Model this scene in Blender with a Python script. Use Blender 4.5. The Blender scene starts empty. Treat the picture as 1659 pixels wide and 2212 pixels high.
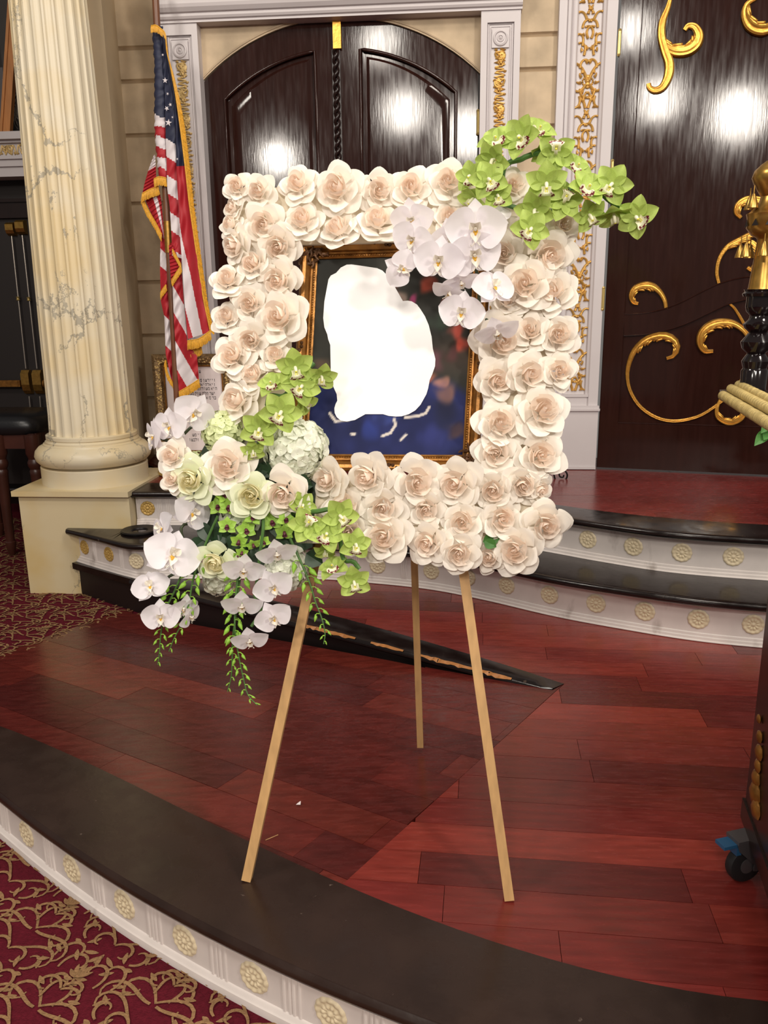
import bpy, bmesh, math, random
import numpy as np
from mathutils import Vector, Matrix, noise
random.seed(7)
PI = math.pi
SC = bpy.context.scene
COL = SC.collection

# ------------------------------------------------------------------ camera
W_, H_ = 1659, 2212
FPX = 1760.0
PITCH, YAW, ROLL, CAMZ = math.atan(449/1760.0), math.radians(4.8), math.atan(.0126), 1.22
_F0 = Vector((-math.sin(YAW), math.cos(YAW), 0)); _R0 = Vector((math.cos(YAW), math.sin(YAW), 0)); _Z = Vector((0, 0, 1))
CF = _F0*math.cos(PITCH) - _Z*math.sin(PITCH)
_U0 = _F0*math.sin(PITCH) + _Z*math.cos(PITCH)
CR = _R0*math.cos(ROLL) - _U0*math.sin(ROLL)
CU = _U0*math.cos(ROLL) + _R0*math.sin(ROLL)
CC = Vector((0, 0, CAMZ))
cam_d = bpy.data.cameras.new('camera'); cam = bpy.data.objects.new('camera', cam_d); COL.objects.link(cam)
cam_d.sensor_width = 36; cam_d.lens = FPX/2212*36; cam_d.clip_start = .05
m = Matrix((CR, CU, -CF)).transposed().to_4x4(); m.translation = CC
cam.matrix_world = m
SC.camera = cam

def ray(x, y): return CF + CR*((x-W_/2)/FPX) - CU*((y-H_/2)/FPX)
def atz(x, y, z):
    d = ray(x, y); return CC + d*((z-CAMZ)/d.z)
def atY(x, y, Y):
    d = ray(x, y); return CC + d*(Y/d.y)
def atP(x, y, p, n):
    d = ray(x, y); return CC + d*((p-CC).dot(n)/d.dot(n))
def proj(p):
    v = p-CC; dz = v.dot(CF)
    return (W_/2 + FPX*v.dot(CR)/dz, H_/2 - FPX*v.dot(CU)/dz)

# ------------------------------------------------------------------ light, exposure
SC.view_settings.view_transform = 'Standard'; SC.view_settings.look = 'None'
SC.view_settings.gamma = 1; SC.view_settings.use_curve_mapping = False
SC.view_settings.exposure = 0.0
wd = bpy.data.worlds.new('world'); SC.world = wd; wd.use_nodes = True
bg = wd.node_tree.nodes['Background']
bg.inputs[0].default_value = (1.0, .93, .86, 1); bg.inputs[1].default_value = .17

def area(name, loc, target, size, power, col=(1, .86, .7), sy=None):
    l = bpy.data.lights.new(name, 'AREA'); l.energy = power; l.color = col
    l.shape = 'DISK'; l.size = size
    o = bpy.data.objects.new(name, l); COL.objects.link(o); o.location = loc
    o.rotation_euler = (Vector(target)-Vector(loc)).to_track_quat('-Z', 'Y').to_euler()
    return o
# chandelier rows over the hall behind the camera, one lamp above the platform
WARM = (1, .92, .82)
for nm, loc, sz, pw in (('chandelier_light', (-.92, -2.3, 4.36), .40, 26), ('chandelier_light', (-.65, -2.7, 3.65), .5, 42), ('chandelier_light', (-2.4, -3.0, 3.18), .35, 44), ('chandelier_light', (.2, -3.4, 3.5), .6, 72),
                        ('chandelier_light', (3.2, -2.4, 3.3), .5, 118), ('hall_ceiling_light', (-2.6, .4, 4.3), .9, 62), ('hall_ceiling_light', (2.2, .3, 4.3), .9, 66)):
    area(nm, loc, (0, 2.8, .6), sz, pw, WARM)
area('platform_ceiling_light', (.6, 2.0, 4.4), (0, 2.6, 0), .9, 50, (1, .90, .78))

# ------------------------------------------------------------------ materials
def lin(c):
    c = [x/255 for x in c]
    return tuple((x/12.92 if x <= .04045 else ((x+.055)/1.055)**2.4) for x in c)
MATS = {}
def M(name, rgb, rough=.5, metal=0, var=0, vscale=8, bump=0, bscale=60, stretch=(1, 1, 1), coat=0, spec=.5, objvar=0, trans=0, rvar=0, dirt=None):
    """principled material; rgb is sRGB 0-255. var = noise variation of value, objvar = random value per object, trans = translucent share"""
    mt = bpy.data.materials.new(name); mt.use_nodes = True; MATS[name] = mt
    nt = mt.node_tree; N = nt.nodes; L = nt.links
    b = N['Principled BSDF']; col = lin(rgb)+(1,)
    b.inputs['Base Color'].default_value = col
    b.inputs['Roughness'].default_value = rough; b.inputs['Metallic'].default_value = metal
    b.inputs['Specular IOR Level'].default_value = spec
    if coat: b.inputs['Coat Weight'].default_value = coat; b.inputs['Coat Roughness'].default_value = .08
    src = None
    if var or bump or rvar or dirt:
        tc = N.new('ShaderNodeTexCoord'); mp = N.new('ShaderNodeMapping'); mp.inputs['Scale'].default_value = stretch
        L.new(tc.outputs['Object'], mp.inputs[0])
    if var:
        nz = N.new('ShaderNodeTexNoise'); nz.inputs['Scale'].default_value = vscale; nz.inputs['Detail'].default_value = 5
        L.new(mp.outputs[0], nz.inputs['Vector'])
        mr = N.new('ShaderNodeMapRange'); mr.inputs[1].default_value = .3; mr.inputs[2].default_value = .7
        mr.inputs[3].default_value = 1-var; mr.inputs[4].default_value = 1+var
        L.new(nz.outputs[0], mr.inputs[0])
        hs = N.new('ShaderNodeHueSaturation'); hs.inputs['Color'].default_value = col
        L.new(mr.outputs[0], hs.inputs['Value']); src = hs.outputs[0]
    if objvar:
        oi = N.new('ShaderNodeObjectInfo'); mr2 = N.new('ShaderNodeMapRange')
        mr2.inputs[3].default_value = 1-objvar; mr2.inputs[4].default_value = 1+objvar
        L.new(oi.outputs['Random'], mr2.inputs[0])
        h2 = N.new('ShaderNodeHueSaturation')
        if src: L.new(src, h2.inputs['Color'])
        else: h2.inputs['Color'].default_value = col
        L.new(mr2.outputs[0], h2.inputs['Value']); src = h2.outputs[0]
    if dirt:
        nd = N.new('ShaderNodeTexNoise'); nd.inputs['Scale'].default_value = dirt[1]; nd.inputs['Detail'].default_value = 8
        L.new(mp.outputs[0], nd.inputs['Vector'])
        rp = N.new('ShaderNodeMapRange'); rp.inputs[1].default_value = dirt[2]; rp.inputs[2].default_value = dirt[3]
        L.new(nd.outputs[0], rp.inputs[0])
        mx = N.new('ShaderNodeMix'); mx.data_type = 'RGBA'
        if src: L.new(src, mx.inputs['A'])
        else: mx.inputs['A'].default_value = col
        mx.inputs['B'].default_value = lin(dirt[0])+(1,)
        L.new(rp.outputs[0], mx.inputs['Factor']); src = mx.outputs['Result']
    if src: L.new(src, b.inputs['Base Color'])
    if rvar:
        nr = N.new('ShaderNodeTexNoise'); nr.inputs['Scale'].default_value = vscale*2; nr.inputs['Detail'].default_value = 4
        L.new(mp.outputs[0], nr.inputs['Vector'])
        m3 = N.new('ShaderNodeMapRange'); m3.inputs[1].default_value = .3; m3.inputs[2].default_value = .7
        m3.inputs[3].default_value = max(.03, rough-rvar); m3.inputs[4].default_value = rough+rvar
        L.new(nr.outputs[0], m3.inputs[0]); L.new(m3.outputs[0], b.inputs['Roughness'])
    if bump:
        nb = N.new('ShaderNodeTexNoise'); nb.inputs['Scale'].default_value = bscale; nb.inputs['Detail'].default_value = 4
        L.new(mp.outputs[0], nb.inputs['Vector'])
        bp = N.new('ShaderNodeBump'); bp.inputs['Strength'].default_value = bump; bp.inputs['Distance'].default_value = .004
        L.new(nb.outputs[0], bp.inputs['Height']); L.new(bp.outputs[0], b.inputs['Normal'])
    if trans:
        t = N.new('ShaderNodeBsdfTranslucent')
        if src: L.new(src, t.inputs[0])
        else: t.inputs[0].default_value = col
        ms = N.new('ShaderNodeMixShader'); ms.inputs[0].default_value = trans
        L.new(b.outputs[0], ms.inputs[1]); L.new(t.outputs[0], ms.inputs[2])
        L.new(ms.outputs[0], N['Material Output'].inputs['Surface'])
    return mt

def marble(name, base, warm, vein):
    mt = bpy.data.materials.new(name); mt.use_nodes = True
    nt = mt.node_tree; N = nt.nodes; L = nt.links; b = N['Principled BSDF']; b.inputs['Roughness'].default_value = .4
    tc = N.new('ShaderNodeTexCoord'); mp = N.new('ShaderNodeMapping'); mp.inputs['Rotation'].default_value = (.5, .4, .3); mp.inputs['Scale'].default_value = (1, 1, .8)
    L.new(tc.outputs['Object'], mp.inputs[0])
    n1 = N.new('ShaderNodeTexNoise'); n1.inputs['Scale'].default_value = 3; n1.inputs['Detail'].default_value = 3
    L.new(tc.outputs['Object'], n1.inputs['Vector'])
    mx = N.new('ShaderNodeMix'); mx.data_type = 'RGBA'; mx.inputs['A'].default_value = lin(base)+(1,); mx.inputs['B'].default_value = lin(warm)+(1,)
    mr = N.new('ShaderNodeMapRange'); mr.inputs[1].default_value = .42; mr.inputs[2].default_value = .62
    L.new(n1.outputs[0], mr.inputs[0]); L.new(mr.outputs[0], mx.inputs['Factor'])
    n2 = N.new('ShaderNodeTexNoise'); n2.inputs['Scale'].default_value = 5; n2.inputs['Detail'].default_value = 8; n2.inputs['Roughness'].default_value = .7
    L.new(mp.outputs[0], n2.inputs['Vector'])
    va = N.new('ShaderNodeMix'); va.data_type = 'RGBA'; va.inputs['Factor'].default_value = .22
    L.new(mp.outputs[0], va.inputs['A']); L.new(n2.outputs['Color'], va.inputs['B'])
    vo = N.new('ShaderNodeTexVoronoi'); vo.feature = 'DISTANCE_TO_EDGE'; vo.inputs['Scale'].default_value = 3.1
    L.new(va.outputs['Result'], vo.inputs['Vector'])
    n3 = N.new('ShaderNodeTexNoise'); n3.inputs['Scale'].default_value = 2.6; L.new(tc.outputs['Object'], n3.inputs['Vector'])
    wr = N.new('ShaderNodeMapRange'); wr.inputs[1].default_value = .45; wr.inputs[2].default_value = .72; wr.inputs[3].default_value = .0; wr.inputs[4].default_value = .035
    L.new(n3.outputs[0], wr.inputs[0])
    dv = N.new('ShaderNodeMath'); dv.operation = 'LESS_THAN'; L.new(vo.outputs['Distance'], dv.inputs[0]); L.new(wr.outputs[0], dv.inputs[1])
    ml = N.new('ShaderNodeMath'); ml.operation = 'MULTIPLY'; ml.inputs[1].default_value = .7; L.new(dv.outputs[0], ml.inputs[0])
    m2 = N.new('ShaderNodeMix'); m2.data_type = 'RGBA'; L.new(mx.outputs['Result'], m2.inputs['A']); m2.inputs['B'].default_value = lin(vein)+(1,)
    L.new(ml.outputs[0], m2.inputs['Factor']); L.new(m2.outputs['Result'], b.inputs['Base Color'])
    MATS[name] = mt; return mt

def attr_mat(name, rough=.3):
    mt = bpy.data.materials.new(name); mt.use_nodes = True; N = mt.node_tree.nodes
    a = N.new('ShaderNodeVertexColor'); a.layer_name = 'print'
    mt.node_tree.links.new(a.outputs[0], N['Principled BSDF'].inputs['Base Color'])
    N['Principled BSDF'].inputs['Roughness'].default_value = rough
    MATS[name] = mt; return mt

M('plaster', (188, 168, 140), .75, var=.22, vscale=6, bump=.15, bscale=40)
M('plaster_shade', (192, 172, 142), .75, var=.08, vscale=4)
M('groove', (150, 128, 100), .8)
M('white_paint', (198, 191, 192), .4, var=.02)
M('riser_white', (220, 211, 206), .45, var=.05, vscale=14, dirt=((150, 138, 130), 9, .60, .74), stretch=(1, 1, .5))
M('rosette_cream', (218, 202, 170), .5, var=.18, vscale=60)
M('rosette_gold', (196, 160, 90), .4, .25, var=.25, vscale=60)
M('dark_wood', (42, 22, 18), .10, var=.14, vscale=5, stretch=(7, 7, .8), bump=.024, bscale=20, spec=.36, rvar=.03)
M('dark_wood_flat', (32, 18, 16), .28, var=.15, vscale=6, stretch=(6, 6, 1))
M('nosing', (26, 18, 17), .20, var=.35, vscale=10, bump=.08, bscale=40, dirt=((92, 76, 66), 26, .70, .80), rvar=.08)
M('nosing_front', (43, 29, 24), .27, var=.22, vscale=7, bump=.06, bscale=60, dirt=((120, 105, 95), 45, .72, .80), rvar=.08)
M('black_face', (26, 15, 14), .5)
for i, c in enumerate([(118, 40, 36), (106, 36, 32), (126, 47, 39), (93, 33, 31), (114, 42, 37)]):
    M('plank_%d' % i, c, .24, var=.22, vscale=7, stretch=(1.2, 9, 1), bump=.03, bscale=30, rvar=.07, objvar=.12)
for i, c in enumerate([(94, 33, 28), (85, 30, 26), (102, 39, 31), (77, 27, 25)]):
    M('ramp_plank_%d' % i, c, .26, var=.25, vscale=7, stretch=(1.6, 6, 1), bump=.03, bscale=30, rvar=.07, objvar=.12)
M('subfloor', (40, 14, 12), .8)
M('carpet_red', (88, 22, 34), .95, var=.18, vscale=90, bump=.9, bscale=240, spec=.1)
M('carpet_tan', (140, 108, 76), .95, var=.22, vscale=140, bump=.9, bscale=260, spec=.1)
M('gold_leaf', (214, 158, 70), .30, .75, var=.22, vscale=18, bump=.25, bscale=60)
M('gold_paint', (206, 160, 84), .38, .45, var=.25, vscale=40)
M('gold_pale', (206, 176, 118), .45, .25, var=.25, vscale=40)
M('antique_gold', (150, 102, 46), .33, .6, var=.35, vscale=40, bump=.2, bscale=90)
M('antique_dark', (92, 62, 38), .42, .4, var=.45, vscale=60, bump=.5, bscale=120)
M('bronze_frame', (130, 104, 70), .4, .5, var=.5, vscale=90, bump=.7, bscale=90)
M('brass', (178, 138, 70), .3, .85, var=.2, vscale=60)
M('brass_light', (216, 190, 120), .28, .7)
M('steel_rod', (170, 160, 150), .3, .8)
M('rope_gold', (186, 164, 106), .5, .15, var=.15, vscale=60)
M('black_lacquer', (22, 15, 16), .12, spec=.6)
M('black_leather', (20, 20, 23), .34, bump=.1, bscale=120)
M('leg_wood', (66, 34, 26), .35, var=.2)
M('easel_wood', (190, 150, 100), .55, var=.12, vscale=9, stretch=(9, 9, 1))
M('pale_wood', (176, 116, 62), .45, var=.15, stretch=(8, 8, 1))
M('pole_wood', (112, 72, 50), .35, var=.15)
M('flag_red', (178, 34, 46), .6, var=.05, trans=.12)
M('flag_white', (230, 222, 226), .6, trans=.15)
M('flag_blue', (34, 40, 66), .6, var=.1)
M('fringe', (214, 158, 44), .55, var=.2, vscale=120)
M('paper', (222, 210, 210), .7)
M('ink', (38, 32, 32), .7)
M('white_print', (250, 250, 250), .6)
M('iron', (24, 20, 20), .45, .5)
M('caster_grey', (96, 92, 94), .35, .5)
M('caster_blue', (36, 82, 118), .4)
M('rubber', (22, 22, 24), .6)
M('rose_in', (253, 236, 221), .6, trans=.22, spec=.2, objvar=.03)
M('rose_mid', (253, 241, 228), .6, trans=.25, spec=.2, objvar=.03)
M('rose_out', (253, 247, 237), .6, trans=.25, spec=.2, objvar=.03)
M('green_rose_in', (247, 240, 204), .6, trans=.22, spec=.2)
M('green_rose_mid', (245, 245, 216), .6, trans=.25, spec=.2)
M('green_rose_out', (242, 247, 218), .6, trans=.25, spec=.2)
M('phal', (251, 247, 251), .5, trans=.38, spec=.25, objvar=.03)
M('phal_lip', (246, 240, 226), .5, trans=.15)
M('yellow', (226, 176, 60), .5)
M('cym', (184, 206, 108), .5, trans=.25, spec=.25, objvar=.08, var=.06, vscale=20)
M('cym_lip', (240, 238, 206), .5, trans=.15)
M('maroon', (116, 34, 44), .55, var=.3, vscale=200)
M('cym_yellow', (214, 208, 70), .5)
M('dendro', (178, 222, 92), .5, trans=.25, objvar=.06)
M('dendro_eye', (98, 44, 60), .5)
M('bud_green', (150, 200, 70), .5, trans=.15, objvar=.1)
M('stem_green', (70, 108, 48), .5)
M('stem_dark', (56, 66, 40), .5)
M('leaf_dark', (32, 56, 34), .35, var=.2)
M('leaf_green', (78, 132, 62), .4, var=.15, trans=.15)
M('hydrangea', (250, 252, 238), .6, trans=.32, objvar=.05)
M('hydrangea_green', (232, 240, 190), .6, trans=.25, objvar=.05)
M('foam_cream', (226, 214, 192), .8)
M('wall_dark', (30, 22, 20), .6)
M('canvas_dark', (40, 32, 28), .6, var=.3)
M('hair_grey', (150, 142, 132), .8, var=.2)
M('pot', (120, 86, 60), .5)
marble('marble', (216, 205, 180), (216, 196, 154), (140, 135, 122))
marble('marble_plinth', (212, 196, 160), (208, 183, 130), (146, 138, 118))
attr_mat('photo_print', .6); MATS['photo_print'].node_tree.nodes['Principled BSDF'].inputs['Specular IOR Level'].default_value = .15

# ------------------------------------------------------------------ mesh builder
ORG = {}
class MB:
    def __init__(s): s.v = []; s.f = []; s.mi = []; s.cur = 0
    def add(s, vs, fs):
        o = len(s.v); s.v += [tuple(p) for p in vs]
        for f in fs: s.f.append([o+i for i in f]); s.mi.append(s.cur)
    def box(s, a, b):
        (x0, y0, z0), (x1, y1, z1) = a, b
        s.add([(x0,y0,z0),(x1,y0,z0),(x1,y1,z0),(x0,y1,z0),(x0,y0,z1),(x1,y0,z1),(x1,y1,z1),(x0,y1,z1)],
              [(3,2,1,0),(4,5,6,7),(0,1,5,4),(1,2,6,5),(2,3,7,6),(3,0,4,7)])
    def obox(s, c, ex, ey, ez):
        """box centred at c with half-extent vectors"""
        c, ex, ey, ez = map(Vector, (c, ex, ey, ez))
        vs = [c+ex*i+ey*j+ez*k for k in (-1, 1) for i, j in ((-1,-1),(1,-1),(1,1),(-1,1))]
        s.add(vs, [(3,2,1,0),(4,5,6,7),(0,1,5,4),(1,2,6,5),(2,3,7,6),(3,0,4,7)])
    def beam(s, a, b, w, d, side=None):
        a, b = Vector(a), Vector(b); t = (b-a).normalized()
        u = Vector(side) if side else t.cross(Vector((0,1,0)))
        u = (u - t*u.dot(t)).normalized(); v = t.cross(u)
        s.obox((a+b)/2, u*w/2, v*d/2, (b-a)/2)
    def grid(s, P, close_u=False):
        """P: list of rows of points"""
        n, k = len(P), len(P[0]); vs = [p for r in P for p in r]; fs = []
        for i in range(n-1):
            for j in range(k if close_u else k-1):
                j2 = (j+1) % k
                fs.append((i*k+j, i*k+j2, (i+1)*k+j2, (i+1)*k+j))
        s.add(vs, fs)
    def tube(s, pts, rad, n=8, cap=True, flat=1.0, up=None):
        pts = [Vector(p) for p in pts]; m_ = len(pts)
        if not isinstance(rad, (list, tuple)): rad = [rad]*m_
        rows = []; nrm = None
        for i in range(m_):
            t = (pts[min(i+1, m_-1)]-pts[max(i-1, 0)])
            t = t.normalized() if t.length > 1e-9 else Vector((0,0,1))
            if up is not None: nrm = (Vector(up) - t*Vector(up).dot(t)).normalized()
            else:
                if nrm is None: nrm = t.orthogonal().normalized()
                nrm = nrm - t*nrm.dot(t)
                nrm = nrm.normalized() if nrm.length > 1e-6 else t.orthogonal().normalized()
            b = t.cross(nrm)
            rows.append([pts[i] + (nrm*flat*math.cos(2*PI*k/n) + b*math.sin(2*PI*k/n))*rad[i] for k in range(n)])
        o = len(s.v); s.grid(rows, True)
        if cap:
            s.add([], []); s.f.append([o+k for k in range(n)][::-1]); s.mi.append(s.cur)
            s.f.append([o+(m_-1)*n+k for k in range(n)]); s.mi.append(s.cur)
    def lathe(s, c, prof, n=32, axis=None, cap=True, rfun=None):
        c = Vector(c); ez = Vector(axis or (0,0,1)).normalized(); ex = ez.orthogonal().normalized() if axis else Vector((1,0,0)); ey = ez.cross(ex)
        rows = []
        for r, z in prof:
            rows.append([c + ez*z + (ex*math.cos(2*PI*k/n)+ey*math.sin(2*PI*k/n))*(r*(rfun(k, n, z) if rfun else 1)) for k in range(n)])
        o = len(s.v); s.grid(rows, True)
        if cap:
            s.f.append([o+k for k in range(n)][::-1]); s.mi.append(s.cur)
            s.f.append([o+(len(prof)-1)*n+k for k in range(n)]); s.mi.append(s.cur)
    def prism(s, poly, z0, z1):
        """vertical prism of an xy polygon; z0/z1 numbers or functions"""
        f0 = z0 if callable(z0) else (lambda x, y: z0); f1 = z1 if callable(z1) else (lambda x, y: z1)
        n = len(poly)
        s.add([(x, y, f0(x, y)) for x, y in poly]+[(x, y, f1(x, y)) for x, y in poly],
              [tuple(range(n))[::-1], tuple(range(n, 2*n))]+[(i, (i+1) % n, n+(i+1) % n, n+i) for i in range(n)])
    def plate(s, pts, nvec, th):
        """extrude planar polygon pts (3d) by nvec*th"""
        n = len(pts); pts = [Vector(p) for p in pts]; nv = Vector(nvec)*th
        s.add(pts+[p+nv for p in pts], [tuple(range(n))[::-1], tuple(range(n, 2*n))]+[(i, (i+1) % n, n+(i+1) % n, n+i) for i in range(n)])
    def ball(s, c, r, n=8, sx=(1,1,1)):
        c = Vector(c); rows = []
        for i in range(n//2+1):
            a = PI*i/(n//2); rows.append([c+Vector((r*sx[0]*math.sin(a)*math.cos(2*PI*k/n), r*sx[1]*math.sin(a)*math.sin(2*PI*k/n), r*sx[2]*math.cos(a))) for k in range(n)])
        s.grid(rows, True)
    def mesh(s, name, mats, org=(0,0,0), smooth=True, ang=35, recalc=True):
        me = bpy.data.meshes.new(name); o = Vector(org)
        me.from_pydata([tuple(Vector(p)-o) for p in s.v], [], s.f)
        for mt in (mats if isinstance(mats, (list, tuple)) else [mats]): me.materials.append(MATS[mt])
        me.polygons.foreach_set('material_index', s.mi)
        if recalc:
            bm = bmesh.new(); bm.from_mesh(me); bmesh.ops.recalc_face_normals(bm, faces=bm.faces); bm.to_mesh(me); bm.free()
        if smooth:
            me.polygons.foreach_set('use_smooth', [True]*len(me.polygons))
            me.set_sharp_from_angle(angle=math.radians(ang))
        me.update(); return me
    def build(s, name, mats, parent=None, loc=None, **kw):
        org = ORG[parent.name] if parent else Vector(loc or (0,0,0))
        me = s.mesh(name, mats, org, **kw)
        o = bpy.data.objects.new(name, me); COL.objects.link(o)
        if parent: o.parent = parent
        else: o.location = org
        ORG[o.name] = Vector(org); return o

def link(name, me, parent=None, loc=(0,0,0), rot=None, sc=1):
    o = bpy.data.objects.new(name, me); COL.objects.link(o); o.parent = parent; o.location = loc
    if rot is not None: o.rotation_euler = rot
    if sc != 1: o.scale = (sc, sc, sc) if not isinstance(sc, tuple) else sc
    return o
def tag(o, label=None, cat=None, group=None, kind=None):
    if label: o['label'] = label
    if cat: o['category'] = cat
    if group: o['group'] = group
    if kind: o['kind'] = kind
    return o
def thing(name, label, cat, loc, group=None, kind=None, mat=None):
    o = bpy.data.objects.new(name, None); COL.objects.link(o); o.empty_display_size = .02
    o.location = loc; ORG[o.name] = Vector(loc)
    if mat is not None: o.rotation_euler = mat.to_euler()
    return tag(o, label, cat, group, kind)
def struct(name, loc=(0,0,0), label=None):
    o = bpy.data.objects.new(name, None); COL.objects.link(o); o.location = loc; ORG[o.name] = Vector(loc); o['kind'] = 'structure'
    if label: o['label'] = label
    return o

def spline(pts, n):
    """Catmull-Rom through pts, resampled to n points of about equal spacing"""
    P = [Vector(p) if len(p) == 3 else Vector((p[0], p[1], 0)) for p in pts]
    P = [P[0]*2-P[1]]+P+[P[-1]*2-P[-2]]; out = []
    for i in range(1, len(P)-2):
        for k in range(24):
            t = k/24; a, b, c, d = P[i-1], P[i], P[i+1], P[i+2]
            out.append(.5*((2*b)+(c-a)*t+(2*a-5*b+4*c-d)*t*t+(3*b-a-3*c+d)*t**3))
    out.append(P[-2]); L = [0]
    for i in range(1, len(out)): L.append(L[-1]+(out[i]-out[i-1]).length)
    res = []; j = 0
    for k in range(n):
        s_ = L[-1]*k/(n-1)
        while j < len(L)-2 and L[j+1] < s_: j += 1
        d = L[j+1]-L[j]; res.append(out[j].lerp(out[j+1], (s_-L[j])/d if d > 1e-12 else 0))
    return res
def spiral(x, y, ang, L, k0, k1, n=14):
    """2d curve whose curvature runs from k0 to k1"""
    pts = [(x, y)]; a = ang
    for i in range(n):
        k = k0+(k1-k0)*(i+.5)/n; a += k*L/n
        x += math.cos(a)*L/n; y += math.sin(a)*L/n; pts.append((x, y))
    return pts

# ================================================================== SETTING
def circ_fit(pts):
    A = np.array([[2*x, 2*y, 1] for x, y in pts]); b = np.array([x*x+y*y for x, y in pts])
    s = np.linalg.lstsq(A, b, rcond=None)[0]; return s[0], s[1], math.sqrt(s[2]+s[0]**2+s[1]**2)
def nrm2(c, i):
    t = (c[min(i+1, len(c)-1)]-c[max(i-1, 0)]).normalized(); return Vector((t.y, -t.x, 0))
def sweep(mb, c, prof):
    """closed profile [(outward, z)] swept along a plan curve"""
    rows = []
    for i, p in enumerate(c):
        n = nrm2(c, i); rows.append([(p.x+n.x*o, p.y+n.y*o, z) for o, z in prof])
    k = len(prof); o0 = len(mb.v); mb.grid(rows, True)
    mb.f.append([o0+j for j in range(k)]); mb.mi.append(mb.cur)
    mb.f.append([o0+(len(c)-1)*k+j for j in range(k)][::-1]); mb.mi.append(mb.cur)
def loft(mb, A, B, prof):
    rows = []
    for a, b in zip(A, B):
        d = (b-a); n = d.normalized()
        rows.append([(a.x+d.x*t+n.x*o, a.y+d.y*t+n.y*o, z) for t, o, z in prof])
    k = len(prof); o0 = len(mb.v); mb.grid(rows, True)
    mb.f.append([o0+j for j in range(k)]); mb.mi.append(mb.cur)
    mb.f.append([o0+(len(A)-1)*k+j for j in range(k)][::-1]); mb.mi.append(mb.cur)
def clip(poly, a, b, c):
    """keep a*x+b*y<=c"""
    out = []
    for i in range(len(poly)):
        p, q = poly[i], poly[(i+1) % len(poly)]; dp, dq = a*p[0]+b*p[1]-c, a*q[0]+b*q[1]-c
        if dp <= 0: out.append(p)
        if dp*dq < 0: t = dp/(dp-dq); out.append((p[0]+(q[0]-p[0])*t, p[1]+(q[1]-p[1])*t))
    return out
def parea(p): return abs(sum(p[i][0]*p[(i+1) % len(p)][1]-p[(i+1) % len(p)][0]*p[i][1] for i in range(len(p))))/2
def planks(poly, deg, wid, parent, mats, zf, lens, seed, org=(0, 0)):
    rnd = random.Random(seed); c, s = math.cos(math.radians(deg)), math.sin(math.radians(deg))
    R = [(c*(x-org[0])+s*(y-org[1]), -s*(x-org[0])+c*(y-org[1])) for x, y in poly]
    v = math.floor(min(p[1] for p in R)/wid)*wid; umin, umax = min(p[0] for p in R), max(p[0] for p in R)
    g = .0006
    while v < max(p[1] for p in R):
        st = clip(clip(R, 0, 1, v+wid-g), 0, -1, -v-g)
        u = umin-rnd.random()*lens[1]
        while u < umax and len(st) > 2:
            L = rnd.uniform(*lens); pc = clip(clip(st, 1, 0, u+L-g), -1, 0, -u-g); u += L
            if len(pc) > 2 and parea(pc) > 4e-4:
                xy = [(c*x-s*y+org[0], s*x+c*y+org[1]) for x, y in pc]
                # drop repeated points
                q = [xy[i] for i in range(len(xy)) if math.dist(xy[i], xy[i-1]) > 1e-5]
                if len(q) < 3: continue
                dz = rnd.uniform(-.0007, 0); mb = MB(); mb.prism(q, lambda x, y: zf(x, y)-.018, lambda x, y: zf(x, y)+dz)
                mb.build('plank', rnd.choice(mats), parent, smooth=False)
        v += wid

# ---- carpeted hall floor (lower level)
ZC = -.17
floor_c = struct('floor', (0, 0, ZC), 'crimson carpet with tan damask scrolls around the raised platform')
mb = MB(); mb.prism([(-6, -4), (5, -4), (5, 7), (-6, 7)], ZC-.02, ZC); mb.build('carpet', 'carpet_red', floor_c, smooth=False)

# ---- platform (z = 0) with curved front edge
inner_pts = [(-1.347, 2.117), (-1.065, 1.978), (-.809, 1.834), (-.611, 1.717), (-.436, 1.613), (-.226, 1.495), (-.005, 1.382), (.166, 1.339), (.291, 1.302), (.451, 1.264), (.572, 1.24)]
outer_pts = [(-1.152, 1.767), (-.942, 1.641), (-.75, 1.513), (-.598, 1.414), (-.425, 1.323), (-.208, 1.23), (-.094, 1.187), (-.011, 1.161)]
pi_ = np.polyfit([p[0] for p in inner_pts], [p[1] for p in inner_pts], 3)
IN = []
for x in np.linspace(-1.35, .57, 30): IN.append(Vector((x, float(np.polyval(pi_, x)), 0)))
IN = [IN[0]+(IN[0]-IN[2])*k*.5 for k in (10, 8, 6, 4, 2)]+IN+[Vector((.57+.1*k, float(np.polyval(pi_, .57))-.014*k, 0)) for k in range(1, 15)]
IN = spline(IN, 70)
po_ = np.polyfit([p[0] for p in outer_pts], [p[1] for p in outer_pts], 2)
OUT = [Vector((x, float(np.polyval(po_, x)), 0)) for x in np.linspace(-1.15, -.01, 20)]
OUT = [OUT[0]+(OUT[0]-OUT[2])*k*.6 for k in (10, 8, 6, 4, 2)]+OUT+[Vector((.2, 1.085, 0)), Vector((.5, .985, 0)), Vector((.9, .90, 0)), Vector((1.5, .83, 0)), Vector((2, .79, 0))]
OUT = spline(OUT, 70)
def trim_x(c, x): return [p for p in c if p.x > x]

edge = struct('trim_1', (0, 0, 0), 'curved white front riser with rosettes under a wide dark wooden nosing')
mb = MB(); loft(mb, IN, OUT, [(0, 0, -.028), (0, 0, .0015), (.98, 0, .0015), (1, -.004, -.001), (1, .004, -.008), (1, .007, -.016), (1, .003, -.025), (1, -.012, -.030)])
mb.build('nosing', 'nosing_front', edge, ang=50)
RB = [p-nrm2(OUT, i)*.022 for i, p in enumerate(OUT)]
mb = MB(); sweep(mb, RB, [(-.10, ZC), (-.10, -.03), (.006, -.03), (.006, -.036), (.001, -.044), (0, -.052), (0, -.140), (.004, -.143), (.006, -.150), (.010, -.153), (.012, -.163), (.012, ZC)])
mb.build('riser', 'riser_white', edge, ang=40)

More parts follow.
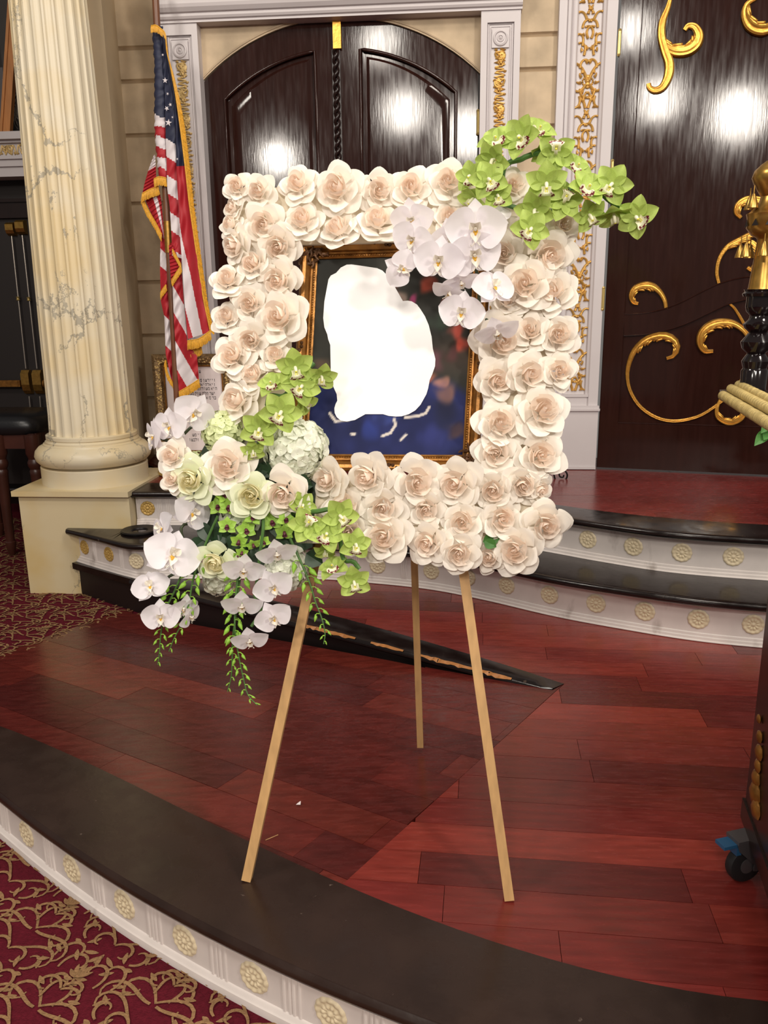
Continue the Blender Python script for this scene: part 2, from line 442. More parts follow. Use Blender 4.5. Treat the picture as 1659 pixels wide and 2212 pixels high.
# rosettes
def rosette_mesh(name, mat):
    mb = MB(); na, nr = 60, 12; rows = []
    for i in range(nr+1):
        r = i/nr; row = []
        for k in range(na):
            a = 2*PI*k/na
            if r < .17: h = .16*math.sqrt(max(0, 1-(r/.19)**2))
            elif r < .25: h = .03
            elif r < .60: h = .04+.10*abs(math.cos(a*5))**.7*math.sin(PI*(r-.25)/.35)
            elif r < .66: h = .03
            elif r < .95: h = .05+.09*abs(math.cos(a*6))**.6*math.sin(PI*(r-.66)/.31)
            else: h = .07 if i < nr else 0
            ro = r*(1-.05*(1-abs(math.cos(a*6))) if r > .9 else 1)
            row.append((ro*math.cos(a), ro*math.sin(a), h))
        rows.append(row)
    mb.grid(rows, True); return mb.mesh(name, mat, ang=60, recalc=False)
ROS_C, ROS_G = rosette_mesh('rosette', 'rosette_cream'), rosette_mesh('rosette_gilt', 'rosette_gold')
def on_curve(c, px, z):
    best = min(range(len(c)), key=lambda i: abs(proj(Vector((c[i].x, c[i].y, z)))[0]-px)); return best
def rosettes(c, pxs, z, r, parent, me=None, off=.0):
    c = spline(c, 900); idx = []
    for px in pxs:
        i = on_curve(c, px, z); n = nrm2(c, i); idx.append(c[i])
        Mx = Matrix((Vector((n.y*-1, n.x, 0)), Vector((0, 0, 1)), n)).transposed()
        link('rosette', me or ROS_C, parent, Vector((c[i].x+n.x*off, c[i].y+n.y*off, z))-ORG[parent.name], Mx.to_euler(), r)
def flutes(c, pxs, z0, z1, parent, nn=4, sp=.013):
    """groups of upright half-round ribs centred on the given picture columns"""
    c = spline(c, 900); stp = (c[1]-c[0]).length
    for px in pxs:
        i0 = on_curve(c, px, (z0+z1)/2); mb = MB()
        for k in range(nn):
            i = i0+int((k-(nn-1)/2)*sp/stp)
            if not 0 <= i < len(c): continue
            n = nrm2(c, i); p = c[i]
            mb.tube([(p.x-n.x*.001, p.y-n.y*.001, z0), (p.x-n.x*.001, p.y-n.y*.001, z1)], .0045, 8)
        mb.build('fluting', 'riser_white', parent)
FR = [57, 155, 268, 400, 547, 715, 898]
rosettes(RB, [-30]+FR+[1090, 1300], -.096, .037, edge)
flutes(RB, [10]+[(a+b)/2 for a, b in zip(FR, FR[1:])]+[990, 1190], -.140, -.052, edge)

# seam, ramp and strip lines
SEAM_A, SEAM_B = (-.227, 1.502), (.378, 2.50)
RN = Vector((-.852, .523)); RK = .17/2.18
def ramp_z(x, y): return min(0, -RK*((x-.38)*RN.x+(y-2.492)*RN.y))
NOSE = [(-1.86, 3.70), (-1.476, 3.466), (.335, 2.462)]
STRIP_IN = [(-1.80, 3.80), (-1.44, 3.60), (-.51, 3.089), (.10, 2.70), (.378, 2.50)]
R2 = spline([(-1.845, 3.735), (-1.66, 3.615), (-1.475, 3.505), (-1.40, 3.49), (-1.0, 3.51), (-.597, 3.519), (-.358, 3.479), (-.084, 3.405), (.154, 3.282), (.424, 3.11), (.673, 2.988), (.906, 2.893), (1.144, 2.838), (1.6, 2.76), (2.2, 2.70)], 120)
R3 = spline([(-1.545, 3.79), (-1.2, 3.80), (-.6, 3.80), (-.08, 3.70), (.16, 3.575), (.416, 3.425), (.629, 3.29), (.878, 3.162), (1.214, 3.082), (1.7, 3.0), (2.2, 2.95)], 110)

plat = struct('floor', (0, 0, 0), 'red hardwood platform boards in front of the steps')
BI = [(p.x, p.y) for p in IN if p.x > -.22]
poly = [SEAM_A, SEAM_B]+STRIP_IN[::-1][1:-1]+[(p.x, p.y-.003) for p in R2 if p.x > -1.42]+[(2.15, 1.15)]+BI[::-1]
poly[-1] = (poly[-1][0], poly[-1][1]) if poly else None
planks(poly, -2.2, .108, plat, ['plank_%d' % i for i in range(5)], lambda x, y: 0, (.35, .95), 5)
mb = MB(); mb.prism([(-.2, 1.5), (.39, 2.5), (-1.4, 3.62), (-.6, 3.6), (.3, 3.3), (1.1, 2.95), (2.15, 2.8), (2.15, 1.1), (.9, 1.2), (.2, 1.33)], -.06, -.019)
mb.build('subfloor', 'subfloor', plat, smooth=False)

ramp = struct('floor', (0, 0, 0), 'red hardwood ramp falling to the carpet at the left')
BL = [(p.x, p.y+.002) for p in IN if -1.9 < p.x < -.23]
poly = [SEAM_A]+BL[::-1]+[(-2.3, 2.36), (-1.51, 3.585), (-1.476, 3.460), (.335, 2.456), (.372, 2.495)]
poly = [p for p in poly if p[0] > -2.7]
planks(poly, -31.5, .118, ramp, ['ramp_plank_%d' % i for i in range(4)], ramp_z, (.45, 1.1), 11)
mb = MB(); mb.prism(poly, lambda x, y: ramp_z(x, y)-.04, lambda x, y: ramp_z(x, y)-.019); mb.build('subfloor', 'subfloor', ramp, smooth=False)

strip = struct('trim_2', (0, 0, 0), 'black wooden edge strip where the platform drops to the ramp')
NS = spline(NOSE[1:], 30); SI = spline(STRIP_IN[1:], 30)
mb = MB(); loft(mb, SI, NS, [(0, 0, -.03), (0, 0, .001), (.97, 0, .001), (1, .006, -.008), (1, .006, -.02), (1, -.004, -.028)]); mb.build('nosing', 'nosing', strip, ang=50)
rnd = random.Random(8)
for a, b in ((.50, .62), (.66, .72), (.76, .86), (.88, .93)):
    i0, i1 = int(a*29), int(b*29)+1; fr, bk = [], []
    for k in range((i1-i0)*5+1):
        p = NS[i0+k//5].lerp(NS[min(29, i0+k//5+1)], (k % 5)/5); n = nrm2(NS, min(28, i0+k//5)); e = min(1, k/4, ((i1-i0)*5-k)/4)
        o_ = .0074+.0012*e+rnd.uniform(-.0016, 0); fr.append((p.x+n.x*o_, p.y+n.y*o_, -.002-.008*e*rnd.random())); w = e*rnd.uniform(.000, .007); bk.append((p.x-n.x*w, p.y-n.y*w, .0026))
    mb = MB(); mb.grid([fr, bk]); mb.build('worn_edge', 'pale_wood', strip, smooth=False)
mb = MB(); mb.prism([(-1.86, 3.70), (-1.476, 3.474), (-1.44, 3.60), (-1.80, 3.80)], -.03, .0012); mb.build('nosing', 'nosing', strip, smooth=False)
mb = MB(); mb.prism([(-1.84, 3.722), (-1.474, 3.494), (.32, 2.49), (.36, 2.51), (-.51, 3.06), (-1.44, 3.58), (-1.8, 3.79)], ZC-.01, -.029); mb.build('face', 'black_face', strip, smooth=False)

# ---- step 1 and 2
RP = lambda z0, z1: [(-.03, z0), (-.03, z1), (.004, z1), (.004, z1-.008), (0, z1-.014), (0, z0+.030), (.004, z0+.027), (.005, z0+.018), (.009, z0+.015), (.010, z0+.006), (.014, z0+.003), (.014, z0)]
step1 = struct('trim_3', (0, 0, 0), 'lower curved step, white riser with rosettes and dark tread')
mb = MB(); sweep(mb, R2, RP(.0015, .147)); mb.build('riser', 'riser_white', step1, ang=40)
N2 = spline([(-1.87, 3.69), (-1.66, 3.565), (-1.47, 3.452), (-1.39, 3.445), (-1.0, 3.465), (-.597, 3.474), (-.37, 3.435), (-.10, 3.362), (.135, 3.24), (.40, 3.068), (.655, 2.943), (.895, 2.848), (1.135, 2.792), (1.6, 2.714), (2.2, 2.654)], 110)
T2 = spline([(-1.87, 3.716), (-1.56, 3.716), (-1.555, 3.82), (-1.2, 3.82), (-.6, 3.82), (-.08, 3.72), (.16, 3.595), (.416, 3.445), (.629, 3.31), (.878, 3.182), (1.214, 3.102), (1.7, 3.02), (2.2, 2.97)], 110)
TP = lambda z: [(0, 0, z-.028), (0, 0, z), (.93, 0, z), (1, -.006, z-.001), (1, .001, z-.006), (1, .003, z-.014), (1, -.001, z-.023), (1, -.008, z-.028)]
mb = MB(); loft(mb, T2, N2, TP(.175)); mb.build('tread', 'nosing', step1, ang=50)
rosettes(R2, [183, 235], .083, .037, step1, ROS_G, .001); rosettes(R2, [295, 560, 640, 722, 815, 932, 1011, 1094, 1186, 1287, 1394, 1509, 1627], .083, .0385, step1, None, .001)
flutes(R2, [205, 262], .032, .13, step1, 3); flutes(R2, [335, 600, 680, 770, 873], .032, .13, step1, 3)

step2 = struct('trim_4', (0, 0, 0), 'upper curved step, white riser with rosettes below the red upper floor')
mb = MB(); sweep(mb, R3, RP(.1755, .322)); mb.build('riser', 'riser_white', step2, ang=40)
N3 = spline([(-1.56, 3.745), (-1.2, 3.755), (-.6, 3.755), (-.10, 3.655), (.135, 3.53), (.395, 3.38), (.61, 3.245), (.86, 3.117), (1.2, 3.037), (1.7, 2.955), (2.2, 2.905)], 110)
I3 = spline([(-1.545, 3.96), (-1.2, 3.97), (-.6, 3.97), (-.05, 3.88), (.2, 3.74), (.457, 3.56), (.732, 3.405), (.995, 3.305), (1.256, 3.245), (1.7, 3.17), (2.2, 3.12)], 110)
mb = MB(); loft(mb, I3, N3, TP(.35)); mb.build('tread', 'nosing', step2, ang=50)
rosettes(R3, [318], .258, .037, step2, ROS_G, .001); rosettes(R3, [1269, 1369, 1473, 1583, 1690], .258, .039, step2, None, .001)
flutes(R3, [296, 345, 365], .207, .305, step2, 3)
upper = struct('floor', (0, 0, .35), 'red hardwood upper floor below the doors')
poly = [(p.x, p.y+.002) for p in I3]+[(2.2, 4.7), (-1.9, 4.7), (-1.55, 4.30)]
planks(poly, 0, .155, upper, ['plank_1', 'plank_0', 'plank_4'], lambda x, y: .349, (.8, 1.6), 3, (0, .03))
mb = MB(); mb.prism([(-1.5, 4.0), (-.6, 4.0), (.3, 3.75), (1.0, 3.35), (2.2, 3.2), (2.2, 4.8), (-1.9, 4.8), (-1.54, 4.3)], .30, .33); mb.build('subfloor', 'subfloor', upper, smooth=False)

# ---- back wall with rusticated blocks
wall = struct('wall_back', (0, 4.42, .35), 'cream plaster wall with grooved stone blocks around the arched door')
mb = MB(); mb.box((.30, 4.432, .34), (.52, 4.50, 3.0)); mb.box((-2.3, 4.712, .33), (-1.40, 4.78, 3.0)); mb.box((-1.46, 4.44, .33), (-1.425, 4.78, 3.0)); mb.build('backing', 'groove', wall, smooth=False)
def blocks(x0, x1, Y, pxs, pxx):
    zs = [3.0]+[atY(pxx, y, Y).z for y in pxs]+[.35]
    for a, b in zip(zs, zs[1:]):
        mb = MB(); t, l = a-.006, b+.006; d = .012; g = .006
        v = [(x0, Y, l), (x1, Y, l), (x1, Y, t), (x0, Y, t), (x0, Y-d, l+g), (x1, Y-d, l+g), (x1, Y-d, t-g), (x0, Y-d, t-g)]
        mb.add(v, [(4,5,6,7),(0,1,5,4),(1,2,6,5),(2,3,7,6),(3,0,4,7),(3,2,1,0)])
        mb.build('stone_block', 'plaster', wall, smooth=False)
blocks(.318, .50, 4.432, [-40, 76, 151, 274, 440, 620], 1165)
blocks(-2.0, -1.446, 4.712, [-40, 104, 176, 293, 440, 610, 725, 860], 320)
# spandrel above the arch
YD = 4.455
xl, xr = atY(437, 183, YD).x, atY(1035, 162, YD).x
apex, spr = atY(737, 42, YD).z, atY(437, 183, YD).z
hw = (xr-xl)/2; sg = apex-spr; AR = (hw*hw+sg*sg)/(2*sg); AX, AZ = (xl+xr)/2, apex-AR
def arc(x0, x1, R, n=24):
    return [(x0+(x1-x0)*i/n, AZ+math.sqrt(max(0, R*R-(x0+(x1-x0)*i/n-AX)**2))) for i in range(n+1)]
mb = MB(); a = arc(xl-.01, xr+.01, AR+.004, 32); top = 2.66
for (xa, za), (xb, zb) in zip(a, a[1:]):
    mb.plate([(xa, 4.435, za), (xb, 4.435, zb), (xb, 4.435, top), (xa, 4.435, top)], (0, 1, 0), .03)
mb.build('spandrel', 'plaster', wall, smooth=False)
mb = MB(); mb.tube([(x, 4.434, z+.014) for x, z in a], .006, 6); mb.build('bead', 'plaster', wall)

# ---- arched double door
door = struct('door_1', (AX, YD, .35), 'arched double door of dark glossy wood')
mb = MB(); mb.plate([(xl-.03, YD+.012, .352), (xr+.03, YD+.012, .352)]+[(x, YD+.012, z) for x, z in arc(xl-.03, xr+.03, AR+.03)[::-1]], (0, 1, 0), .02); mb.build('backing', 'black_face', door, smooth=False)
def leaf(xa, xb, pa, pb, rin):
    """door leaf between xa and xb with one arched panel between pa and pb"""
    n = 24; o = [(xa, .36), (xb, .36)]+arc(xa, xb, AR-.002, n)[::-1]; i = [(pa, .62), (pb, .62)]+arc(pa, pb, rin, n)[::-1]
    mb = MB(); k = len(o); Yf, Yp = YD-.012, YD+.004
    loops = [[(x, Yp, z) for x, z in o], [(x, Yf, z) for x, z in o], [(x, Yf, z) for x, z in i], [(x+ (.006 if x < (pa+pb)/2 else -.006), Yp+.004, z-.006) for x, z in i]]
    mb.grid(loops, True); lf = mb.build('door_leaf', 'dark_wood', door, ang=30)
    mb = MB(); mb.add([(x, Yp+.003, z) for x, z in i], [tuple(range(k))])
    cx, cz = (pa+pb)/2, 1.4; ins = lambda d, Y: [(cx+(x-cx)*(1-2*d/(pb-pa)), Y, z+(d if z < 1 else -d)) for x, z in i]
    mb.grid([ins(.03, Yp+.002), ins(.045, Yp-.006), ins(.075, Yp-.006)], True)
    q = ins(.075, Yp-.006); mb.add(q, [tuple(range(k))]); mb.build('panel', 'dark_wood', lf, ang=25)
    mb = MB(); pts = [(x, Yf+.002, z) for x, z in i]; mb.tube(pts+[pts[0], pts[1]], .009, 8); mb.build('molding', 'dark_wood', lf, ang=60)
rin = math.hypot(atY(680, 112, YD).x-AX, atY(680, 112, YD).z-AZ)
xm = atY(731, 300, YD).x
leaf(xl+.004, xm-.003, atY(487, 221, YD).x, atY(681, 112, YD).x, rin)
leaf(xm+.003, xr-.004, atY(778, 110, YD).x, atY(985, 200, YD).x, rin)
mb = MB(); z0, z1 = .40, atY(731, 110, YD).z; NZ = 260
mb.box((xm-.020, YD-.020, z0), (xm+.020, YD-.008, z1))
for ph in (0, PI):
    mb.tube([(xm+.010*math.cos(ph+i*.62), YD-.026+.010*math.sin(ph+i*.62), z0+(z1-z0)*i/NZ) for i in range(NZ+1)], .0085, 6)
mb.build('twisted_astragal', 'dark_wood_flat', door, ang=60)
mb = MB(); gz0, gz1 = atY(727, 109, YD).z, atY(727, 43, YD).z; gx0, gx1 = atY(719, 75, YD-.03).x, atY(736.5, 75, YD-.03).x
mb.box((gx0, YD-.035, gz0), (gx1, YD-.005, gz1)); mb.build('gilt_block', 'gold_leaf', door, smooth=False)
def hinge(p, parent, n=(0, -1, 0), hh=.048):
    mb = MB(); mb.tube([p-Vector((0, 0, hh)), p+Vector((0, 0, hh))], .008, 10)
    for z in (-hh-.004, hh+.004): mb.ball(p+Vector((0, 0, z)), .009, 8)
    mb.build('hinge', 'brass_light', parent)
for px, py in ((440.5, 283), (1032.5, 264), (460, 588)): hinge(atY(px, py, YD-.022), door)

# ---- white pilasters left and right of the arched door
def vine(mb, M_, L, w, n):
    """undulating vine with curled rosettes, in a strip L long and w wide; M_(x, y) maps to space, returns (point, normal)"""
    st = [(w*.33*math.sin(2*PI*i/24*n/2), -L*i/(24*n)) for i in range(24*n+1)]
    def tube(c, r0, r1, fl=.8):
        P = [M_(x, y) for x, y in c]; k = len(c)
        mb.tube([p+nv*.003 for p, nv in P], [r0+(r1-r0)*i/(k-1) for i in range(k)], 6, flat=fl)
    tube(st, .0042, .0042)
    for i in range(n):
        s_ = 1 if i % 2 else -1; y = -L*(i+.5)/n
        c = spiral(s_*w*.30, y+L/n*.35, -PI/2, L/n*1.5, -s_*2.0/(L/n), -s_*14/(L/n), 16); tube(c, .006, .004)
        p, nv = M_(s_*w*-.06, y-L/n*.02); mb.ball(p+nv*.004, .008, 8)
        for j in range(6):
            a = j*PI/3; q, nv = M_(s_*w*-.06+.013*math.cos(a), y-L/n*.02+.013*math.sin(a)); mb.ball(q+nv*.002, .0062, 6)
        for k, (dx, dy, a) in enumerate(((.26, .42, 1.5), (-.30, .30, 1.9), (.30, -.15, -1.2), (-.30, -.30, 4.2), (-.28, .05, 1.8), (.1, .2, 2.2))):
            c = spiral(s_*w*dx*.8, y+L/n*dy, a if s_ > 0 else PI-a, w*.20, 6/w, 18/w, 7)
            P = [M_(x, yy) for x, yy in c]; mb.tube([q+nv*.003 for q, nv in P], [.003, .006, .0075, .0075, .006, .005, .004, .002], 6, flat=.7)
def pilaster(x0, x1, nm, lab, gold):
    s = struct(nm, ((x0+x1)/2, 4.40, .35), lab); w = x1-x0; zt = 2.575; zp = 2.515
    bx0, bx1 = x0+w*.16, x1-w*.16
    mb = MB(); mb.box((x0, 4.384, .35), (x1, 4.47, zt)); mb.build('board', 'white_paint', s, smooth=False)
    mb = MB(); mb.box((x0, 4.37, .35), (bx0, 4.385, zt)); mb.box((bx1, 4.37, .35), (x1, 4.385, zt)); mb.box((bx0, 4.37, zp), (bx1, 4.385, zt)); mb.box((bx0, 4.37, .35), (bx1, 4.385, .80))
    mb.build('casing', 'white_paint', s, smooth=False)
    mb = MB()
    for d, r in ((.006, .005), (.017, .0035)): mb.tube([(bx0+d, 4.383, .80+d), (bx0+d, 4.383, zp-d), (bx1-d, 4.383, zp-d), (bx1-d, 4.383, .80+d), (bx0+d, 4.383, .80+d)], r, 8)
    mb.build('molding', 'white_paint', s, ang=60)
    cx = (x0+x1)/2; bw = .041; zb = 2.489-bw
    mb = MB(); mb.box((cx-bw, 4.374, zb-bw), (cx+bw, 4.386, zb+bw)); mb.lathe((cx, 4.374, zb), [(.036, 0), (.034, .006), (.028, .008), (.024, .002), (.019, .002), (.016, .006), (.011, .007), (.009, .003), (.006, .006), (.001, .010)], 28, (0, -1, 0))
    mb.build('roundel_block', 'white_paint', s, ang=40)
    mb = MB(); L = 1.30; vine(mb, lambda x, y: (Vector((cx+x, 4.383, zb-bw-.004+y)), Vector((0, -1, 0))), L, .078, 11)
    mb.build('gilt_vine', gold, s, ang=60)
    mb = MB(); mb.box((x0-.008, 4.355, .35), (x1+.008, 4.40, .655)); mb.box((x0-.014, 4.345, .655), (x1+.014, 4.40, .672)); mb.box((x0-.010, 4.352, .672), (x1+.010, 4.40, .685)); mb.build('plinth', 'white_paint', s, smooth=False)
pilaster(atY(345, 60, 4.37).x, atY(425, 60, 4.37).x, 'trim_5', 'white pilaster left of the arched door, behind the flag', 'gold_pale')
pilaster(atY(1040, 8, 4.37).x, atY(1126, 8, 4.37).x, 'trim_6', 'white pilaster right of the arched door with gilt vine', 'gold_paint')
ent = struct('trim_7', (AX, 4.37, 2.6), 'white moulded entablature above the arched door')
ex0, ex1 = atY(338, 30, 4.34).x, atY(1130, 4, 4.34).x
mb = MB(); pr = [(4.47, 2.566), (4.362, 2.566), (4.362, 2.576), (4.352, 2.580), (4.346, 2.590), (4.346, 2.602), (4.335, 2.606), (4.322, 2.622), (4.318, 2.636), (4.318, 2.70), (4.29, 2.72), (4.29, 2.95), (4.47, 2.95)]
mb.add([(ex0, y, z) for y, z in pr]+[(ex1, y, z) for y, z in pr], [tuple(range(len(pr))), tuple(range(len(pr), 2*len(pr)))[::-1]]+[(i, (i+1) % len(pr), len(pr)+(i+1) % len(pr), len(pr)+i) for i in range(len(pr))])
mb.build('molding', 'white_paint', ent, smooth=False)

# ---- white casing with filigree, left of the carved door
cas = struct('trim_8', (.63, 4.38, .35), 'white door casing with gilt filigree strip beside the carved door')
cs = [(.496, 4.47), (.496, 4.375), (.533, 4.375), (.537, 4.362), (.550, 4.360), (.556, 4.368), (.562, 4.378), (.568, 4.374), (.580, 4.372), (.586, 4.378), (.590, 4.392), (.698, 4.392), (.702, 4.376), (.712, 4.370), (.718, 4.362), (.766, 4.362), (.766, 4.47)]
mb = MB(); mb.prism(cs, .68, 3.0); mb.build('board', 'white_paint', cas, smooth=False)
mb = MB(); mb.box((.488, 4.350, .352), (.770, 4.47, .664)); mb.box((.482, 4.338, .664), (.776, 4.47, .676)); mb.box((.486, 4.345, .676), (.772, 4.47, .690)); mb.box((.488, 4.343, .352), (.770, 4.36, .366)); mb.build('plinth', 'white_paint', cas, smooth=False)
mb = MB(); mb.box((.535, 4.358, .735), (.715, 4.40, .748)); mb.box((.54, 4.364, .69), (.71, 4.40, .735)); mb.build('ledge', 'white_paint', cas, smooth=False)
def filigree(mb, cx, Y, z0, Hh, w):
    nv = Vector((0, -1, 0))
    def C(x, y, a, L, k0, k1, r0, r1, n=12, ball=.0):
        c = spiral(x, y, a, L, k0, k1, n)
        mb.tube([Vector((cx+px*w/2, Y-.003, z0+py*Hh)) for px, py in [(q[0], q[1]) for q in c]], [r0+(r1-r0)*i/n for i in range(n+1)], 6, flat=.9)
        if ball: q = c[-1]; mb.ball((cx+q[0]*w/2, Y-.004, z0+q[1]*Hh), ball, 6)
    sc = w/2/Hh   # local y unit in x units
    def S(x, y, a, L, k0, k1, r0=.005, r1=.003, ball=.006):
        # x in half widths, y as a fraction of height; path computed in half-width units
        c = spiral(x, y/sc, a, L, k0, k1, 14); n = len(c)-1
        mb.tube([Vector((cx+q[0]*w/2, Y-.004, z0+q[1]*w/2)) for q in c], [1.4*(r0+(r1-r0)*i/n) for i in range(n+1)], 6, flat=.9)
        if ball: mb.ball((cx+c[-1][0]*w/2, Y-.005, z0+c[-1][1]*w/2), ball, 6)
    for s in (-1, 1):
        f = (lambda a: a) if s > 0 else (lambda a: PI-a)
        S(s*.1, .30, f(1.2), 2.2, s*.1, -s*.9, .006, .004)            # cartouche horns up
        S(s*.85, .42, f(PI/2), 1.4, s*.2, s*3.2)
        S(s*.2, .26, f(-1.0), 1.6, -s*.2, s*3.0, .006, .004)
        S(s*.75, .22, f(-PI/2), 1.5, -s*.3, -s*2.6)
        S(s*.8, .15, f(-PI/2-.3), 1.7, s*.2, s*2.8)
        S(s*.15, .03, f(PI/2-.1), 1.8, -s*.9, s*2.6, .0055, .003)
        S(s*.5, .54, f(PI/2+.2), 1.6, s*.3, -s*2.8)
        S(s*.7, .63, f(PI/2), 1.5, s*.9, -s*3.4)
        S(s*.15, .70, f(PI/2-.6), 1.7, s*.6, s*2.4)
        S(s*.75, .80, f(PI/2), 1.4, s*.4, s*3.0)
        S(s*.35, .88, f(1.1), 1.2, s*.6, -s*3.0)
        for (x, y, a, L) in ((.9, .33, .6, .5), (.95, .28, -.3, .5), (.8, .37, 1.1, .5), (.6, .10, .4, .5), (.9, .05, -.5, .45), (.35, .60, .6, .45), (.95, .58, .9, .4), (.8, .74, -.4, .5), (.5, .93, 1.6, .5), (.15, .97, 1.4, .5), (.3, .47, .4, .5), (.65, .185, .2, .45)):
            S(s*(x-.25), y, f(a), L, s*1.2, s*3.5, .0065, .002, 0)
    for y, r in ((.30, .012), (.265, .010), (.335, .010), (.235, .008), (.99, .007)): mb.ball((cx, Y-.003, z0+y*Hh), r, 8, (1.3, .5, 1))
    for i in range(9):   # cartouche lattice
        a = PI*(i/8); mb.ball((cx+.026*math.cos(a), Y-.003, z0+.285*Hh+.022*math.sin(a)), .005, 6)
        mb.ball((cx+.024*math.cos(a), Y-.003, z0+.285*Hh-.02*math.sin(a)), .005, 6)
mb = MB()
for i in range(5): filigree(mb, .644, 4.392, .752+i*.455, .455, .092)
mb.build('gilt_filigree', 'gold_paint', cas, ang=60)

# ---- carved door on the right, standing slightly ajar
HD = Vector((.975, -.222, 0)).normalized(); HN = Vector((HD.y, -HD.x, 0)); HP = Vector((.779, 4.366, .36))
def dpt(u, z, h=0): return HP+HD*u+Vector((0, 0, z-.36))+HN*h
def dpx(x, y, h=0): return atP(x, y, HP+HN*h, HN)
d2 = struct('door_2', HP, 'glossy dark door carved with gilt scrolls')
mb = MB(); q = [dpt(0, .36), dpt(1.25, .36), dpt(1.25, 3.0), dpt(0, 3.0)]; mb.plate(q, -HN, .045); mb.build('door_leaf', 'dark_wood', d2, smooth=False)
us = (dpx(1349, 679, .01)-HP).dot(HD)
mb = MB(); mb.plate([dpt(.004, .362), dpt(us, .362), dpt(us, 2.99), dpt(.004, 2.99)], HN, .010); mb.build('stile', 'dark_wood', d2, smooth=False)
br = dpx(1333, 913, .01).z
mb = MB(); mb.plate([dpt(us, .362), dpt(1.25, .362), dpt(1.25, br), dpt(us, br)], HN, .010); mb.build('rail', 'dark_wood', d2, smooth=False)
c7 = lambda u, v: (1180+u*.28873, 540+v*.28873)
c8 = lambda u, v: (1420+u*.2984, 340+v*.2984)
c3 = lambda u, v: (1000+u*.3972, v*.3972)
tp = [dpx(*c7(u, v), .01) for u, v in ((585, 480), (700, 475), (850, 450), (1000, 395), (1150, 320), (1300, 250), (1450, 210), (1560, 200), (1750, 195))]
bt = [dpx(*c7(u, v), .01) for u, v in ((580, 640), (750, 630), (900, 600), (1050, 550), (1200, 480), (1350, 410), (1500, 370), (1600, 355), (1750, 350))]
tp, bt = spline(tp, 30), spline(bt, 30)
mb = MB(); mb.grid([bt, tp]); mb.grid([tp, [p-HN*.012 for p in tp]]); mb.grid([[p-HN*.012 for p in bt], bt]); mb.tube([p+HN*.001 for p in tp], .0035, 6); mb.tube([p+HN*.001 for p in bt], .003, 6); mb.build('wavy_rail', 'dark_wood', d2, ang=40)  # slim tubes added on both rims so the rail outline catches light
mb = MB(); mb.tube([dpt(us, br, .010), dpt(1.25, br, .010)], .003, 6); mb.tube([dpt(us, br, .010), dpt(us, bt[0].z, .010)], .002, 6); mb.tube([dpt(us, tp[0].z, .010), dpt(us, 2.99, .010)], .002, 6); mb.build('glint_bead', 'dark_wood', d2)  # thin beads added along the panel edges to catch a line of light
for px, py in ((1338, 92), (1322, 372), (1303, 645)): hinge(dpx(px, py, .008), d2)
def carve(pts, conv, r, leaves=(), parent=None, name='gilt_scroll', side=1):
    """half-round gilded scroll along picked points with acanthus leaflets (t, length, turn)"""
    P = spline([dpx(*conv(u, v), .004) for u, v in pts], 44); n = len(P); mb = MB()
    rr = [np.interp(i/(n-1), [a for a, b in r], [b for a, b in r]) for i in range(n)]
    mb.tube(P, [float(x) for x in rr], 8, flat=.75)
    for j in (-.45, .45):
        mb.tube([p+HN*rr[i]*.55+HN.cross((P[min(i+1, n-1)]-P[max(i-1, 0)]).normalized())*rr[i]*j for i, p in enumerate(P)], [float(x)*.32 for x in rr], 6)
    for t, L, turn in leaves:
        i = int(t*(n-1)); i = max(2, min(n-3, i)); T = (P[i+1]-P[i-1]).normalized(); S_ = (P[i+2]-P[i]*2+P[i-2]); S_ = (S_-T*S_.dot(T)).normalized()
        for o_, ll, ww in ((.55, L, .15), (.95, L*.72, .12)):
            a0 = P[i]+S_*rr[i]*o_-T*L*.35
            c = [a0+T*ll*k*.2+S_*ll*(.012*k*k)+HN*(.005+.004*math.sin(PI*k/5)) for k in range(6)]
            c[-1] = c[-2]+T*ll*.06+S_*ll*.12
            w_ = L*ww; mb.tube(c, [w_*.5, w_*.85, w_, w_*1.05, w_*.95, w_*.5], 8, flat=.8)
    mb.build(name, 'gold_leaf', parent or d2, ang=55)
carve([(1135, -40), (1115, 40), (1085, 120), (1080, 200), (1100, 280), (1122, 350), (1115, 420), (1085, 475), (1045, 492), (1015, 478), (1010, 455)], c3, [(0, .008), (.25, .02), (.45, .022), (.7, .026), (.85, .02), (1, .012)])
carve([(1078, 215), (1110, 262), (1165, 285), (1225, 278), (1268, 245), (1284, 195), (1262, 150), (1225, 142), (1205, 165)], c3, [(0, .012), (.3, .026), (.6, .028), (.85, .018), (1, .012)], [(.1, .06, -1), (.3, .07, -1), (.5, .06, -1), (.65, .05, -1)])
carve([(1600, -10), (1545, 25), (1532, 85), (1560, 145), (1620, 170), (1700, 150)], c3, [(0, .008), (.5, .024), (.8, .028), (1, .02)], [(.3, .06, -1), (.5, .07, -1), (.7, .07, -1)])
carve([(688, 402), (652, 392), (636, 345), (660, 293), (720, 266), (790, 270), (848, 312), (885, 375), (897, 440)], c7, [(0, .010), (.25, .017), (.5, .021), (.75, .014), (1, .010)], [(.25, .045, 1), (.4, .05, 1), (.55, .045, 1), (.1, .03, 1)])
carve([(900, 812), (950, 795), (983, 740), (965, 680), (905, 642), (830, 640), (740, 675), (662, 750), (618, 850), (606, 950), (630, 1060), (700, 1170), (810, 1248), (930, 1280), (1050, 1270), (1170, 1230), (1290, 1150), (1400, 1060), (1470, 950)], c7, [(0, .010), (.08, .017), (.16, .021), (.28, .016), (.4, .010), (.7, .0085), (1, .007)], [(.05, .04, 1), (.09, .045, 1), (.13, .05, 1), (.17, .055, 1), (.21, .055, 1), (.26, .05, 1)])
